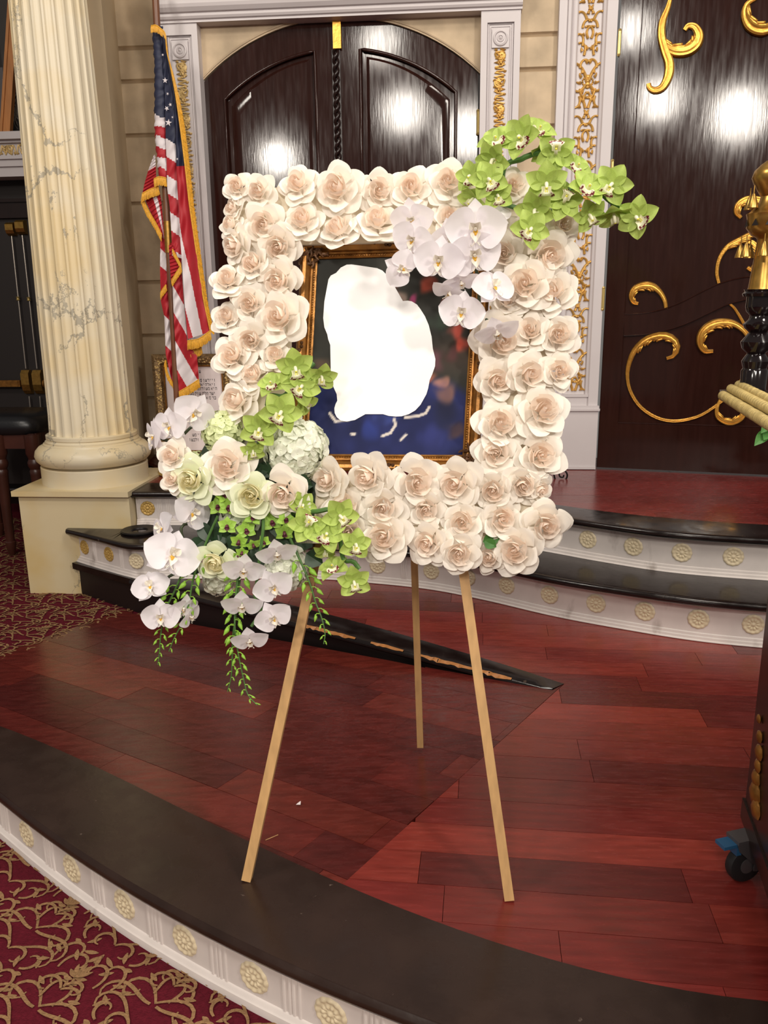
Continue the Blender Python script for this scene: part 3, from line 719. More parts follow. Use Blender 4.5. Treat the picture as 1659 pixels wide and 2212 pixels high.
carve([(1248, 758), (1185, 757), (1150, 695), (1165, 620), (1230, 562), (1320, 540), (1410, 555), (1480, 605), (1515, 665)], c7, [(0, .011), (.25, .02), (.5, .024), (.75, .018), (1, .010)], [(.12, .045, 1), (.28, .055, 1), (.42, .06, 1), (.56, .055, 1), (.68, .045, 1)])
carve([(1372, 402), (1410, 440), (1460, 520), (1500, 600), (1530, 680)], c7, [(0, .007), (1, .010)])
carve([(445, 915), (430, 830), (450, 730), (510, 645), (590, 600), (680, 560), (760, 540)], c8, [(0, .009), (.4, .011), (.8, .017), (1, .02)], [(.6, .06, -1), (.75, .06, -1)])
carve([(605, 438), (572, 400), (585, 345), (640, 308), (710, 305), (800, 330)], c8, [(0, .010), (.4, .018), (1, .02)], [(.2, .05, 1), (.45, .06, 1), (.65, .06, 1)])
carve([(650, 798), (690, 815), (733, 765), (735, 690), (690, 620), (610, 605)], c8, [(0, .010), (.4, .018), (1, .012)], [(.2, .05, -1), (.45, .05, -1), (.6, .05, -1)])
carve([(1300, 1120), (1275, 1190), (1290, 1255), (1370, 1293), (1450, 1262), (1485, 1190), (1470, 1120)], c7, [(0, .008), (.4, .016), (.7, .018), (1, .011)], [(.3, .05, 1), (.45, .05, 1), (.6, .05, 1)])

# ---- carpet damask: raised tan scroll pile on the red ground
def ribbon(mb, c, w0, w1, z, hump=0.0):
    n = len(c); L, R = [], []
    for i in range(n):
        a, b = c[max(i-1, 0)], c[min(i+1, n-1)]; dx, dy = b[0]-a[0], b[1]-a[1]; l = math.hypot(dx, dy) or 1
        t = i/(n-1); w = (w0+(w1-w0)*t+hump*math.sin(PI*t))/2
        L.append((c[i][0]-dy/l*w, c[i][1]+dx/l*w, z)); R.append((c[i][0]+dy/l*w, c[i][1]-dx/l*w, z))
    mb.grid([L, R])
def damask(mb, ox, oy, rot, z, ok):
    """one mirrored scroll unit about .30 x .36"""
    c_, s_ = math.cos(rot), math.sin(rot)
    if not ok(ox, oy): return
    tmp = MB()
    for s in (-1, 1):
        f = (lambda a: a) if s > 0 else (lambda a: PI-a)
        R = lambda x, y, a, L, k0, k1, w0=.007, w1=.0045, h=.005, n=12: ribbon(tmp, spiral(s*x, y, f(a), L, s*k0, s*k1, n), w0, w1, z+.00012*(len(tmp.f) % 37), h)
        R(.0, -.02, .7, .26, 4, -46); R(.012, -.03, -.3, .22, 16, -34, .009, .005); R(.03, .0, 1.6, .10, -20, 60, .006, .004)
        R(.0, .05, .9, .15, -8, -52); R(.0, .06, 1.4, .12, -14, -60, .008, .004)
        R(.02, -.10, .4, .21, 10, -40); R(.0, -.12, 1.0, .14, -10, -50)
        R(.08, .10, 1.2, .16, 8, 44); R(.145, -.06, 1.9, .17, -6, -46); R(.10, -.15, .2, .11, 14, 60)
        for (x, y, a, L) in ((.0, .10, 1.25, .055), (.0, .10, .75, .052), (.0, .10, .25, .04), (.0, .09, -.3, .03), (.055, .035, .2, .04), (.09, -.03, -.8, .04), (.06, -.12, -1.1, .045), (.13, .06, .9, .05), (.145, .02, -.2, .03), (.05, .145, .6, .045), (.12, .14, .3, .04), (.02, -.165, -.5, .05), (.0, -.17, -1.2, .045), (.115, -.10, .5, .04)):
            ribbon(tmp, spiral(s*x, y, f(a), L, s*2, s*10, 6), .003, .002, z+.00012*(len(tmp.f) % 37), .013)
    ribbon(tmp, [(0, .09+.012*i) for i in range(6)], .004, .002, z, .018); ribbon(tmp, [(0, -.20+.01*i) for i in range(5)], .003, .003, z, .014)
    mb.add([(ox+.72*(c_*x-s_*y), oy+.72*(s_*x+c_*y), zz) for x, y, zz in tmp.v], tmp.f)
def front_ok(x, y):
    if x > .45 or x < -1.6: return False
    yo = float(np.polyval(po_, x)); return y < yo+.10
mb = MB(); rot = math.radians(-28); cr, sr = math.cos(rot), math.sin(rot)
def back_ok(x, y): return y > 2.2 and (x+1.512)*-.558+(y-3.576)*.361 > -.10 and y < 5.2 and x > -3.6 and not (x > -1.9 and y > 3.75)
for i in range(-27, 22):
    for j in range(-10, 34):
        u, v = i*.30, j*.20*2+(.20 if i % 2 else 0)
        u *= .66; v *= .66; x, y = cr*u-sr*v-.6, sr*u+cr*v+.9
        damask(mb, x, y, rot, ZC+.0014+.0001*(i % 2), lambda x, y: front_ok(x, y) or back_ok(x, y))
o = mb.build('damask_scrolls', 'carpet_tan', floor_c, smooth=False, recalc=False); o['kind'] = 'stuff'

# ================================================================== LEFT SIDE
def flute(k, n, z):
    fr = (k/n*24) % 1; x = abs(fr-.5)*2
    return 1-.055*math.sqrt(max(0, 1-(x/.80)**2)) if x < .80 else 1.0
PX, PY = -1.828, 4.0
colm = thing('column', 'cream marbled fluted column with round base on a square pedestal', 'column', (PX, PY, ZC), kind='thing')
mb = MB(); mb.box((PX-.277, PY-.28, ZC), (PX+.278, PY+.28, .335)); mb.build('pedestal', 'marble_plinth', colm, smooth=False)
mb = MB(); e = .012
mb.lathe((PX, PY, 0), [(.427, .335), (.436, .340), (.436, .352), (.428, .360)], 4); mb2 = MB()
mb2.box((PX-.30, PY-.302, .335), (PX+.285, PY+.30, .361)); mb2.build('pedestal_cap', 'marble_plinth', colm, smooth=False)
mb = MB(); mb.lathe((PX, PY, 0), [(.262, .361), (.262, .445), (.258, .449), (.235, .450), (.235, .456), (.262, .462), (.279, .480), (.285, .502), (.279, .526), (.262, .545), (.240, .556), (.238, .562), (.228, .566), (.228, .574), (.224, .577), (.218, .584), (.222, .588), (.222, .604), (.214, .608), (.19, .609)], 72)
mb.build('base', 'marble', colm, ang=30)
mb = MB(); mb.lathe((PX, PY, 0), [(.205, .600), (.203, .63), (.200, .70), (.196, 1.1), (.188, 1.6), (.178, 2.1), (.167, 2.6), (.158, 3.0)], 240, rfun=flute); mb.build('shaft', 'marble', colm, ang=50)

# wall pier behind the column, dark back wall of the side bay
pier = struct('wall_left', (-2.0, 4.5, ZC), 'cream plaster pier between the column and the flag')
mb = MB(); mb.prism([(-1.755, 4.44), (-1.80, 4.80), (-2.25, 4.80), (-2.20, 4.40), (-1.93, 4.40), (-1.925, 4.385), (-1.885, 4.385), (-1.88, 4.41), (-1.845, 4.41), (-1.84, 4.44)], ZC, 3.0); mb.build('pier', 'plaster_shade', pier, smooth=False)
mb = MB(); mb.prism([(-1.745, 4.43), (-1.79, 4.80), (-1.80, 4.81), (-1.78, 4.43)], .34, .40); mb.build('base', 'plaster_shade', pier, smooth=False)
side = struct('wall_side', (-3, 5.6, ZC), 'dark wall of the side bay')
mb = MB(); mb.box((-5, 5.62, ZC), (-2.2, 5.7, 3.2)); mb.box((-2.26, 4.75, ZC), (-2.2, 5.65, 3.2)); mb.build('surface', 'wall_dark', side, smooth=False)
bb = struct('baseboard_left', (-3, 5.6, ZC), 'dark baseboard with a thin pale top line')
mb = MB(); mb.box((-5, 5.59, ZC), (-2.2, 5.625, ZC+.10)); mb.build('board', 'dark_wood_flat', bb, smooth=False)
mb = MB(); mb.box((-5, 5.585, ZC+.10), (-2.2, 5.62, ZC+.108)); mb.build('cap', 'white_paint', bb, smooth=False)
YX = 5.05
d3 = struct('door_3', (-2.75, YX, ZC), 'dark exit doors with brass panic bar fittings')
mb = MB(); zt = atY(20, 472, YX).z
mb.box((-3.6, YX, .10), (-2.30, YX+.05, zt)); mb.build('door_leaf', 'wall_dark', d3, smooth=False)
mb = MB(); mb.box((-3.6, YX-.03, zt), (-2.25, YX+.05, zt+.03)); mb.box((-3.6, YX-.02, zt+.03), (-2.25, YX+.05, zt+.09)); mb.box((-3.6, YX-.035, zt+.09), (-2.25, YX+.05, zt+.11)); mb.build('lintel', 'dark_wood_flat', d3, smooth=False)
mb = MB(); mb.box((-3.6, YX-.01, zt+.11), (-2.25, YX+.05, 2.02)); mb.build('transom', 'wall_dark', d3, smooth=False)
def case(px, py, w, h, dep=.05, rnd=False):
    p = atY(px, py, YX-dep); mb = MB()
    pr = [(0, h/2), (-.6, h/2), (-1, h*.35), (-1, -h*.1), (-.8, -h*.35), (-.3, -h/2), (0, -h/2)]
    v = [(p.x+s*w/2, YX+a*dep, p.z+b) for s in (-1, 1) for a, b in pr]; k = len(pr)
    mb.add(v, [tuple(range(k)), tuple(range(k, 2*k))[::-1]]+[(i, (i+1) % k, k+(i+1) % k, k+i) for i in range(k)])
    mb.build('latch_case', 'brass', d3, smooth=False)
for px, py, w, h in ((19, 494, .05, .075), (41, 490, .055, .08), (54, 826, .052, .15), (79, 826, .056, .15)): case(px, py, w, h)
mb = MB()
for (a, b), (c, d) in (((25, 510), (56, 796)), ((48, 508), (80, 796)), ((63, 856), (67, 894)), ((86, 856), (89, 892))):
    mb.tube([atY(a, b, YX-.03), atY(c, d, YX-.03)], .0042, 8)
mb.build('latch_rods', 'steel_rod', d3)
for px, py in ((39, 645), (62, 646)):
    p = atY(px, py, YX-.03); mb = MB(); mb.lathe(p-Vector((0, 0, .012)), [(.008, 0), (.013, .003), (.009, .008), (.009, .016), (.013, .021), (.008, .024)], 14); mb.build('rod_guide', 'brass_light', d3)
mb = MB(); a, b = atY(-60, 828, YX-.04), atY(46, 828, YX-.04); mb.box((a.x, YX-.06, b.z-.020), (b.x, YX-.03, b.z+.020)); mb.box((b.x-.02, YX-.064, b.z-.016), (b.x-.01, YX-.05, b.z+.016)); mb.build('push_bar', 'antique_gold', d3, smooth=False)
mb = MB(); p = atY(96, 828, YX-.03); mb.lathe(p+Vector((0, -.02, 0)), [(.006, 0), (.024, .006), (.026, .016), (.016, .024), (.001, .026)], 18, (1, 0, 0)); mb.build('bar_end', 'antique_gold', d3)
# carved white frieze ledge above the doors
YF = 4.9
frz = struct('trim_9', (-2.7, YF, 2.0), 'white moulded ledge with carved leaf frieze above the exit doors')
zz = lambda y: atY(30, y, YF).z
mb = MB(); xs = (-3.7, -2.27)
for za, zb, dep in ((zz(383), zz(362), .03), (zz(362), zz(347), .045), (zz(347), zz(340), .06), (zz(340), zz(312), .035), (zz(312), zz(306), .055), (zz(306), zz(290), .085)):
    mb.box((xs[0], YF-dep, za), (xs[1], YF+.1, zb))
mb.build('molding', 'white_paint', frz, smooth=False)
mb = MB(); zc = (zz(340)+zz(312))/2; hh = zz(312)-zz(340)
vine(mb, lambda x, y: (Vector((-2.28+y, YF-.036, zc+x)), Vector((0, -1, 0))), .8, hh*1.15, 7); mb.build('carved_vine', 'gold_pale', frz, ang=60)
# slanted easel leg and dark painting standing on the ledge
ez = thing('display_easel', 'slanted wooden easel leg on the white ledge at top left', 'easel', (atY(12, 288, YF-.03).x, YF-.03, zz(290)))
mb = MB(); mb.beam(atY(13, 289, YF-.03), atY(34, -40, YF-.03), .062, .03, (1, 0, 0)); mb.build('leg', 'pale_wood', ez, smooth=False)
mb = MB(); mb.beam(atY(3.5, 289, YF-.046), atY(25, -40, YF-.046), .010, .012, (1, 0, 0)); mb.beam(atY(20, 289, YF-.046), atY(40, -40, YF-.046), .010, .012, (1, 0, 0)); mb.build('leg_edge', 'pale_wood', ez, smooth=False)
cv = thing('painting', 'dark unframed canvas with wispy grey brush strokes behind the slanted easel leg', 'painting', (-2.45, YF+.06, zz(290)))
mb = MB(); a = atY(22, 289, YF+.05); mb.box((a.x, YF+.05, zz(289.5)), (a.x+.30, YF+.075, 3.0)); mb.build('canvas', 'canvas_dark', cv, smooth=False)
mb = MB(); rnd = random.Random(4)
for i in range(120):
    t = rnd.random(); px = 42-t*12+rnd.uniform(-6, 7); py = 95+t*155+rnd.uniform(-8, 8)
    c = spiral(0, 0, -PI/2+rnd.uniform(-.5, .7), rnd.uniform(.04, .09), rnd.uniform(-20, 20), rnd.uniform(-40, 40), 6); p = atY(px, py, YF+.048)
    mb.tube([p+Vector((x, 0, y)) for x, y in c], [.002, .004, .005, .004, .003, .002, .001], 5, flat=.5)
o = mb.build('brush_strokes', 'hair_grey', cv); o['kind'] = 'stuff'
mb = MB(); a = atY(2, 145, YF+.05); mb.box((a.x-.3, YF+.055, zz(289.5)), (a.x+.045, YF+.07, a.z)); mb.build('panel', 'caster_grey', cv, smooth=False)

# black leather stool with turned legs
sp = atz(27, 1200, ZC); SX, SY = sp.x-.10, sp.y+.20
st = thing('stool', 'black leather stool with dark turned legs behind the column', 'stool', (SX, SY, ZC))
def sq(r, z): return r
mb = MB(); rows = []
for z, k in ((.56, .93), (.57, .98), (.60, 1.0), (.63, .98), (.655, .90), (.668, .70), (.672, .35), (.673, .02)):
    rows.append([(SX+.06+(.29*k)*np.sign(math.cos(a))*abs(math.cos(a))**.35, SY+(.24*k)*np.sign(math.sin(a))*abs(math.sin(a))**.35, z-.02) for a in [2*PI*i/40 for i in range(40)]])
mb.grid(rows, True); mb.build('seat', 'black_leather', st, ang=50)
mb = MB(); mb.box((SX-.20, SY-.21, .46), (SX+.32, SY-.18, .545)); mb.box((SX-.20, SY+.18, .46), (SX+.32, SY+.21, .545)); mb.box((SX-.21, SY-.2, .46), (SX-.18, SY+.2, .545)); mb.box((SX+.30, SY-.2, .46), (SX+.33, SY+.2, .545)); mb.build('apron', 'leg_wood', st, smooth=False)
for dx, dy in ((.10, -.20), (.30, -.19), (-.19, .19), (.30, .19)):
    mb = MB(); mb.lathe((SX+dx, SY+dy, ZC), [(.016, 0), (.022, .03), (.030, .07), (.030, .085), (.024, .09), (.028, .30), (.034, .48), (.036, .50), (.030, .512), (.040, .53), (.042, .55), (.034, .57), (.040, .59), (.045, .60), (.045, .71)], 18); mb.build('leg', 'leg_wood', st)

# black ring tray on the lower step
RT = atz(302, 1149, .175)
rt = thing('ring_tray', 'flat black oval ring lying on the lower step by the pedestal', 'tray', (RT.x, RT.y, .1755))
mb = MB(); mb.lathe((RT.x, RT.y, .1755), [(.035, .003), (.040, .010), (.060, .012), (.084, .014), (.090, .009), (.086, 0), (.038, 0), (.035, .003)], 40, cap=False); mb.build('ring', 'iron', rt)
mb = MB(); mb.lathe((RT.x, RT.y, .1755), [(.0365, .001), (.0365, .004), (.001, .004)], 32); mb.build('centre', 'black_lacquer', rt)

# ================================================================== FLAG
FY = 4.20
FB = atz(386, 1016, .35); PB = Vector((-1.452, FY, .35)); PB.x = atY(390, 1010, FY).x
flag = thing('flag', 'furled American flag with gold fringe on a standing wooden pole', 'flag', (PB.x, FY, .35))
P0, P1 = atY(389, 1005, FY), atY(334, -40, FY)
pat = lambda y: atY(334+(389-334)*(y+40)/1045, y, FY)
mb = MB(); mb.tube([Vector((PB.x, FY, .36)), pat(540)], .0155, 14); mb.tube([pat(480), P1], .0165, 14); mb.build('pole', 'pole_wood', flag)
mb = MB(); mb.tube([pat(546), pat(478)], .0185, 16); mb.build('pole_joint', 'brass', flag)
mb = MB(); mb.lathe((PB.x, FY, .35), [(.115, 0), (.12, .008), (.118, .02), (.10, .034), (.06, .05), (.03, .062), (.024, .09), (.02, .10)], 36); mb.build('pole_base', 'brass_light', flag)
f1 = lambda u, v: (290+u*.1808, 20+v*.1808)
f2 = lambda u, v: (290+u*.2260, 380+v*.2260)
SL = ['flag_red', 'flag_white', 'flag_blue']
def ip(pts, t):
    """point on a polyline by its vertical fraction"""
    y = pts[0][1]+(pts[-1][1]-pts[0][1])*t
    return float(np.interp(y, [p[1] for p in pts], [p[0] for p in pts])), y
def cloth(L, R, colf, dep, ns=44, nt=190, amp=.012, nf=2.0, ph=0, par=flag):
    """cloth panel between two boundary lines given in picture columns on the flag's depth, with soft folds"""
    mb = MB(); G = []
    for i in range(nt+1):
        a, b = ip(L, i/nt), ip(R, i/nt); row = []
        for j in range(ns+1):
            s = j/ns; Y = dep+amp*math.sin(2*PI*nf*s+ph+i*.03)+.004*math.sin(i*.35+s*5)+amp*.6*(s-.5)**2
            row.append((atY(a[0]+(b[0]-a[0])*s, a[1]+(b[1]-a[1])*s, Y), (a[0]+(b[0]-a[0])*s, a[1]+(b[1]-a[1])*s, s)))
        G.append(row)
    k = ns+1; mb.v = [tuple(q[0]) for r in G for q in r]
    for i in range(nt):
        for j in range(ns):
            q = [(G[i+di][j+dj][1]) for di in (0, 1) for dj in (0, 1)]
            mb.f.append([i*k+j, i*k+j+1, (i+1)*k+j+1, (i+1)*k+j]); mb.mi.append(colf(sum(p[0] for p in q)/4, sum(p[1] for p in q)/4, sum(p[2] for p in q)/4))
    return mb.build('flag_cloth', SL, par, ang=180, recalc=False)
def fringe(pts, dirs, ln, dep, wd=.0022):
    """row of gold strands along pts (picture columns), hanging in direction dirs"""
    P = spline([atY(x, y, dep) for x, y in pts], max(8, int(sum(math.dist(pts[i], pts[i+1]) for i in range(len(pts)-1))*1.1)))
    D = [np.interp(i/(len(P)-1), np.linspace(0, 1, len(dirs)), [d[0] for d in dirs]) for i in range(len(P))], [np.interp(i/(len(P)-1), np.linspace(0, 1, len(dirs)), [d[1] for d in dirs]) for i in range(len(P))]
    mb = MB(); rnd = random.Random(len(P))
    for i, p in enumerate(P):
        d = Vector((D[0][i], rnd.uniform(-.12, .06), D[1][i])).normalized()*ln*rnd.uniform(.88, 1.05)
        mb.tube([p+Vector((0, -.001, 0)), p+d*.5+Vector((0, -.004, 0)), p+d], [wd, wd*.9, wd*.8], 4, cap=False)
    mb.tube([p+Vector((0, -.002, 0)) for p in P], .0032, 5)
    o = mb.build('fringe', 'fringe', flag, ang=60); o['kind'] = 'stuff'
cv1 = lambda L, f: [f(*p) for p in L]
# furled sleeve round the pole: canton, then stripes
mb = MB(); rows = []; rnd = random.Random(2)
for i in range(110):
    y = 57+(384-57)*i/109; c = pat(y); c.x += .006*math.sin(i*.06)
    rr = .024+.006*min(1, i/60)
    rows.append([c+Vector((math.cos(a)*(rr+.0028*math.sin(i*1.1+3*a)+.0018*math.sin(i*.47+a*5)), math.sin(a)*(rr+.002*math.sin(i*.9)), .004*math.sin(2*a+i*.3))) for a in [2*PI*k/22 for k in range(22)]])
mb.grid(rows, True)
for q in range(len(mb.f)):
    y = 57+(384-57)*(q//22)/109+3*math.sin((q % 22)*.6)
    mb.mi[q] = 2 if y < 251 else [1, 0, 1, 0, 1, 0][min(5, int((y-251)/22.5))]
mb.build('flag_sleeve', SL, flag, ang=180)
C1 = lambda x, y, s: 2 if y < 298+14*s else (1 if int((y-298-14*s)/40) % 2 == 0 else 0)
cloth(cv1([(310, 260), (345, 600), (365, 1000), (375, 1500), (385, 1800), (395, 2150)], f1)+cv1([(340, 300), (355, 560), (362, 760)], f2),
      cv1([(330, 260), (400, 700), (470, 1100), (490, 1500), (500, 1800), (515, 2150)], f1)+cv1([(425, 300), (437, 480), (445, 620), (455, 790)], f2), C1, FY-.035, amp=.006, nf=.5)
def C2(x, y, s):
    if y < 360: return 2
    e = np.interp((y-380)/.226, [430, 480, 950, 1250, 1520], [0, .02, .47, .60, .66])
    lo = np.interp((y-380)/.226, [1250, 1560], [0, .24])
    return 0 if s > e or s < lo else 1
cloth(cv1([(300, 240), (400, 700), (470, 1100), (490, 1500), (500, 1800), (515, 2150)], f1)+cv1([(430, 350), (440, 620), (460, 850), (470, 1050), (488, 1300), (512, 1560)], f2),
      cv1([(360, 300), (430, 700), (500, 1100), (555, 1500), (605, 1900), (640, 2200)], f1)+cv1([(530, 300), (580, 650), (630, 980), (665, 1200), (725, 1490)], f2), C2, FY-.05, amp=.010, nf=.9, ph=1)
C3 = lambda x, y, s: (lambda q: 0 if q < 0 else (1 if int(q/245) % 2 == 0 else 0))((y-380)/.226-1.75*((x-290)/.226-365)-1040)
cloth(cv1([(340, 640), (352, 850), (365, 1040), (380, 1400), (392, 1600), (408, 1850), (428, 2060)], f2),
      cv1([(445, 640), (455, 930), (480, 1300), (510, 1600), (600, 1720), (618, 1940)], f2), C3, FY-.022, amp=.010, nf=.8, ph=2)
def C4(x, y, s):
    v = (y-380)/.226-60*s
    return 0 if v < 690 else 1 if v < 860 else 0 if v < 1330 else 1 if v < 1620 else 0
cloth(cv1([(250, 590), (246, 900), (255, 1200), (288, 1350), (300, 1700), (362, 1980)], f2),
      cv1([(300, 590), (325, 1000), (345, 1400), (365, 1750), (395, 1980)], f2), C4, FY+.012, amp=.006, nf=.7)
C5 = lambda x, y, s: 1 if y < 20+1930*.1808-10*s else 0
cloth(cv1([(236, 1740), (165, 1930), (120, 2090), (98, 2200)], f1), cv1([(250, 1740), (260, 1930), (262, 2060), (264, 2130)], f1), C5, FY-.012, amp=.008, nf=.8)
C6 = lambda x, y, s: 1 if .50 < s-.0012*(y-430) < .78 else 0
cloth(cv1([(98, 200), (110, 240), (170, 380), (262, 560), (275, 600)], f2), cv1([(240, 130), (262, 260), (275, 420), (285, 560), (288, 600)], f2), C6, FY+.004, amp=.008, nf=1)
C7 = lambda x, y, s: 0
cloth(cv1([(330, 660), (340, 850), (352, 1030)], f2), cv1([(372, 660), (440, 850), (360, 1030)], f2), C7, FY-.036, amp=.004, nf=.6)
# fringes
fringe(cv1([(205, 200), (260, 195), (320, 235), (372, 300), (392, 500), (440, 720), (505, 1080), (560, 1480), (612, 1900), (645, 2200)], f1)+cv1([(532, 300), (582, 650), (632, 980), (667, 1200), (727, 1480)], f2), [(-.1, -1), (.8, -.6), (.75, -.6), (.7, -.7)], .030, FY-.056)
fringe(cv1([(512, 1575), (620, 1555), (727, 1480)], f2), [(-.05, -1), (.12, -1)], .046, FY-.058)
fringe(cv1([(530, 1660), (600, 1650), (640, 1620)], f2), [(.1, -1), (.1, -1)], .042, FY-.02)
fringe(cv1([(430, 2062), (520, 2010), (617, 1945)], f2), [(0, -1), (.15, -1)], .042, FY-.034)
fringe(cv1([(300, 1760), (318, 1880), (372, 1985)], f2), [(-.3, -1), (.1, -1)], .034, FY+.004)
fringe(cv1([(78, 170), (150, 130), (230, 100)], f2), [(-.15, -1), (.1, -1)], .040, FY-.022)
fringe(cv1([(75, 195), (130, 320), (200, 440), (262, 560)], f2), [(-.2, -1), (-.1, -1)], .034, FY-.006)
fringe(cv1([(366, 700), (410, 780), (446, 850)], f2), [(.0, -1), (.1, -1)], .030, FY-.045)
fringe(cv1([(358, 1000), (400, 930), (446, 860)], f2), [(.05, -1), (.1, -1)], .030, FY-.044)
fringe(cv1([(252, 1120), (275, 1080), (305, 1040)], f2), [(-.05, -1), (.1, -1)], .032, FY-.004)
fringe(cv1([(190, 30), (240, 10), (305, 20)], f2), [(0, -1), (0, -1)], .040, FY-.035)
# stars
for u, v, r, a in ((368, 850, 34, .1), (388, 1185, 30, -.5), (408, 1355, 42, .2), (340, 545, 16, .3), (398, 1010, 18, .5), (430, 1140, 22, -.2), (515, 1790, 16, .4), (455, 1290, 14, .2)):
    x, y = f1(u, v); mb = MB(); r *= .1808
    c = atY(x, y, FY-.062 if u > 420 else FY-.052); q = atY(x+1, y, c.y).x-c.x
    pts = [c+Vector((math.sin(a+PI*k/5)*r*q*(1 if k % 2 == 0 else .40), 0, math.cos(a+PI*k/5)*r*q*(1 if k % 2 == 0 else .40))) for k in range(10)]
    mb.add([c+Vector((0, -.0015, 0))]+pts, [(0, 1+k, 1+(k+1) % 10) for k in range(10)]); mb.build('star', 'flag_white', flag, smooth=False)

# ================================================================== FRAMED HEBREW TEXT
HY = 4.325
def rails(Q, w, prof, nvec):
    """four mitred frame rails; Q inner corners TL TR BR BL (3d); prof [(t 0 inner..1 outer, height)]"""
    Q = [Vector(q) for q in Q]; ctr = sum(Q, Vector())/4; out = []
    for i in range(4):
        a, b, p, n_ = Q[i], Q[(i+1) % 4], Q[i-1], Q[(i+2) % 4]
        d = (b-a).normalized(); ca = ((a-p).normalized()-d)*w; cb = ((b-n_).normalized()+d)*w
        rows = [[x+cx*t+nvec*h for t, h in prof] for x, cx in ((a, ca), (b, cb))]
        out.append(rows)
    return out
hA, hB, hC, hD = [atY(x, y, HY) for x, y in ((356, 792), (478, 792), (478, 972), (356, 972))]
hz0, hz1, hx0, hx1 = hD.z, hA.z, hA.x, hB.x
heb = thing('framed_text', 'framed page of Hebrew text in an ornate bronze frame behind the flagpole', 'picture', ((hx0+hx1)/2, HY, .352))
nf_ = Vector((0, -1, 0)); Q = [Vector((hx0, HY, hz1)), Vector((hx1, HY, hz1)), Vector((hx1, HY, hz0)), Vector((hx0, HY, hz0))]
for rows in rails(Q, .066, [(0, 0), (0, .010), (.12, .012), (.2, .008), (.3, .020), (.7, .026), (.92, .018), (1, .012), (1, -.012), (0, -.012)], nf_):
    mb = MB(); mb.grid(rows, True); mb.build('frame_rail', 'bronze_frame', heb, ang=40)
mb = MB(); rnd = random.Random(9)
for rows in rails(Q, .066, [(.5, .024)], nf_):
    a, b = rows[0][0], rows[1][0]; n = int((b-a).length/.010)
    for i in range(n):
        for k in (-1, 1):
            p = a.lerp(b, (i+.5)/n)+Vector((rnd.uniform(-.012, .012), 0, rnd.uniform(-.012, .012))); mb.ball(p, rnd.uniform(.003, .0055), 6, (1.2, .7, 1))
mb.build('relief', 'gold_pale', heb)
for rows in rails(Q, .066, [(.06, .012)], nf_):
    mb = MB(); mb.tube([rows[0][0], rows[1][0]], .004, 6); mb.build('gilt_edge', 'antique_gold', heb)
mb = MB(); mb.box((hx0-.002, HY-.002, hz0-.002), (hx1+.002, HY+.004, hz1+.002)); page = mb.build('page', 'paper', heb, smooth=False)
for xa in (hx0-.05, hx1+.01): mb = MB(); mb.box((xa, HY-.01, .352), (xa+.04, HY+.02, hz0-.06)); mb.build('foot', 'iron', heb, smooth=False)
# letter strokes on a 4 x 5 cell grid: (x0,y0,x1,y1) thick strokes
HG = {'he': [(0,5,4,5),(4,5,4,0),(.6,3,.6,0)], 'vav': [(1,5,2,5),(2,5,2,0)], 'yod': [(1,5,2,5),(2,5,2,3)], 'resh': [(0,5,4,5),(4,5,4,0)], 'shin': [(0,5,0,0),(4,5,4,0),(0,0,4,0),(2,5,2,0)],
      'alef': [(0,5,4,0),(4,5,3,3),(0,0,1,3)], 'lamed': [(0,7,0,5),(0,5,4,5),(4,5,4,2),(4,2,2,0)], 'bet': [(0,5,4,5),(4,5,4,0),(-.4,0,4.6,0)], 'mem': [(0,5,0,0),(1,5,4,5),(4,5,4,0),(4,0,2,0)],
      'tav': [(0,5,4,5),(4,5,4,0),(.8,5,.8,0),(.8,0,0,0)], 'nun': [(2,5,3,5),(3,5,3,0),(1,0,3,0)], 'qof': [(0,5,4,5),(4,5,4,2),(.6,3,.6,-2)], 'finalnun': [(1,5,2,5),(2,5,2,-2)], 'dalet': [(0,5,4.5,5),(3.7,5,3.7,0)]}
LINES = [(824, 466, 357, ['vav','yod','yod','resh','shin','finalnun','-','mem','yod','resh','vav','tav','-','bet','nun','he']), (833.5, 466, 357, ['vav','yod','alef','lamed','he','yod','alef','mem','-','bet','resh','vav','nun','he']),
         (842, 469, 370, ['he','yod','alef','-','mem','shin','vav','resh','tav','nun','vav','-','yod','lamed']), (852.5, 466, 364, ['yod','shin','resh','-','he','lamed','qof','-','shin','vav','qof','-','mem','bet','nun','he']),
         (862, 467, 366, ['bet','resh','-','mem','-','alef','nun','yod','-','yod','tav','qof','resh','he','lamed']), (903, 454, 400, ['bet','vav','nun','lamed','-','mem','alef','he','yod']), (942, 440, 412, ['bet','vav','yod','-','mem','shin']), (952.5, 431, 408, ['vav','lamed','bet','shin','vav']),
         (805, 434, 405, ['shin','yod','qof','-','resh'])]
mb = MB()
for yb, xr_, xl_, word in LINES:
    p = atY(xr_, yb, HY-.003); u = .0024; x = p.x
    end = atY(xl_, yb, HY-.003).x
    for g in word:
        if g == '-': x -= u*2; continue
        if x-4*u < end: break
        x -= 4*u
        for a, b, c, d in HG[g]:
            hv = b == d
            A, B = Vector((x+a*u*.8, HY-.003, p.z+b*u)), Vector((x+c*u*.8, HY-.003, p.z+d*u))
            w = u*1.15 if hv else u*.6; t = (B-A).normalized(); s_ = Vector((-t.z, 0, t.x))*w/2; e_ = t*(u*.3)
            mb.plate([A-e_-s_, B+e_-s_, B+e_+s_, A-e_+s_], (0, 1, 0), .0008)
        x -= u*.9
o = mb.build('lettering', 'ink', page, smooth=False); o['kind'] = 'stuff'

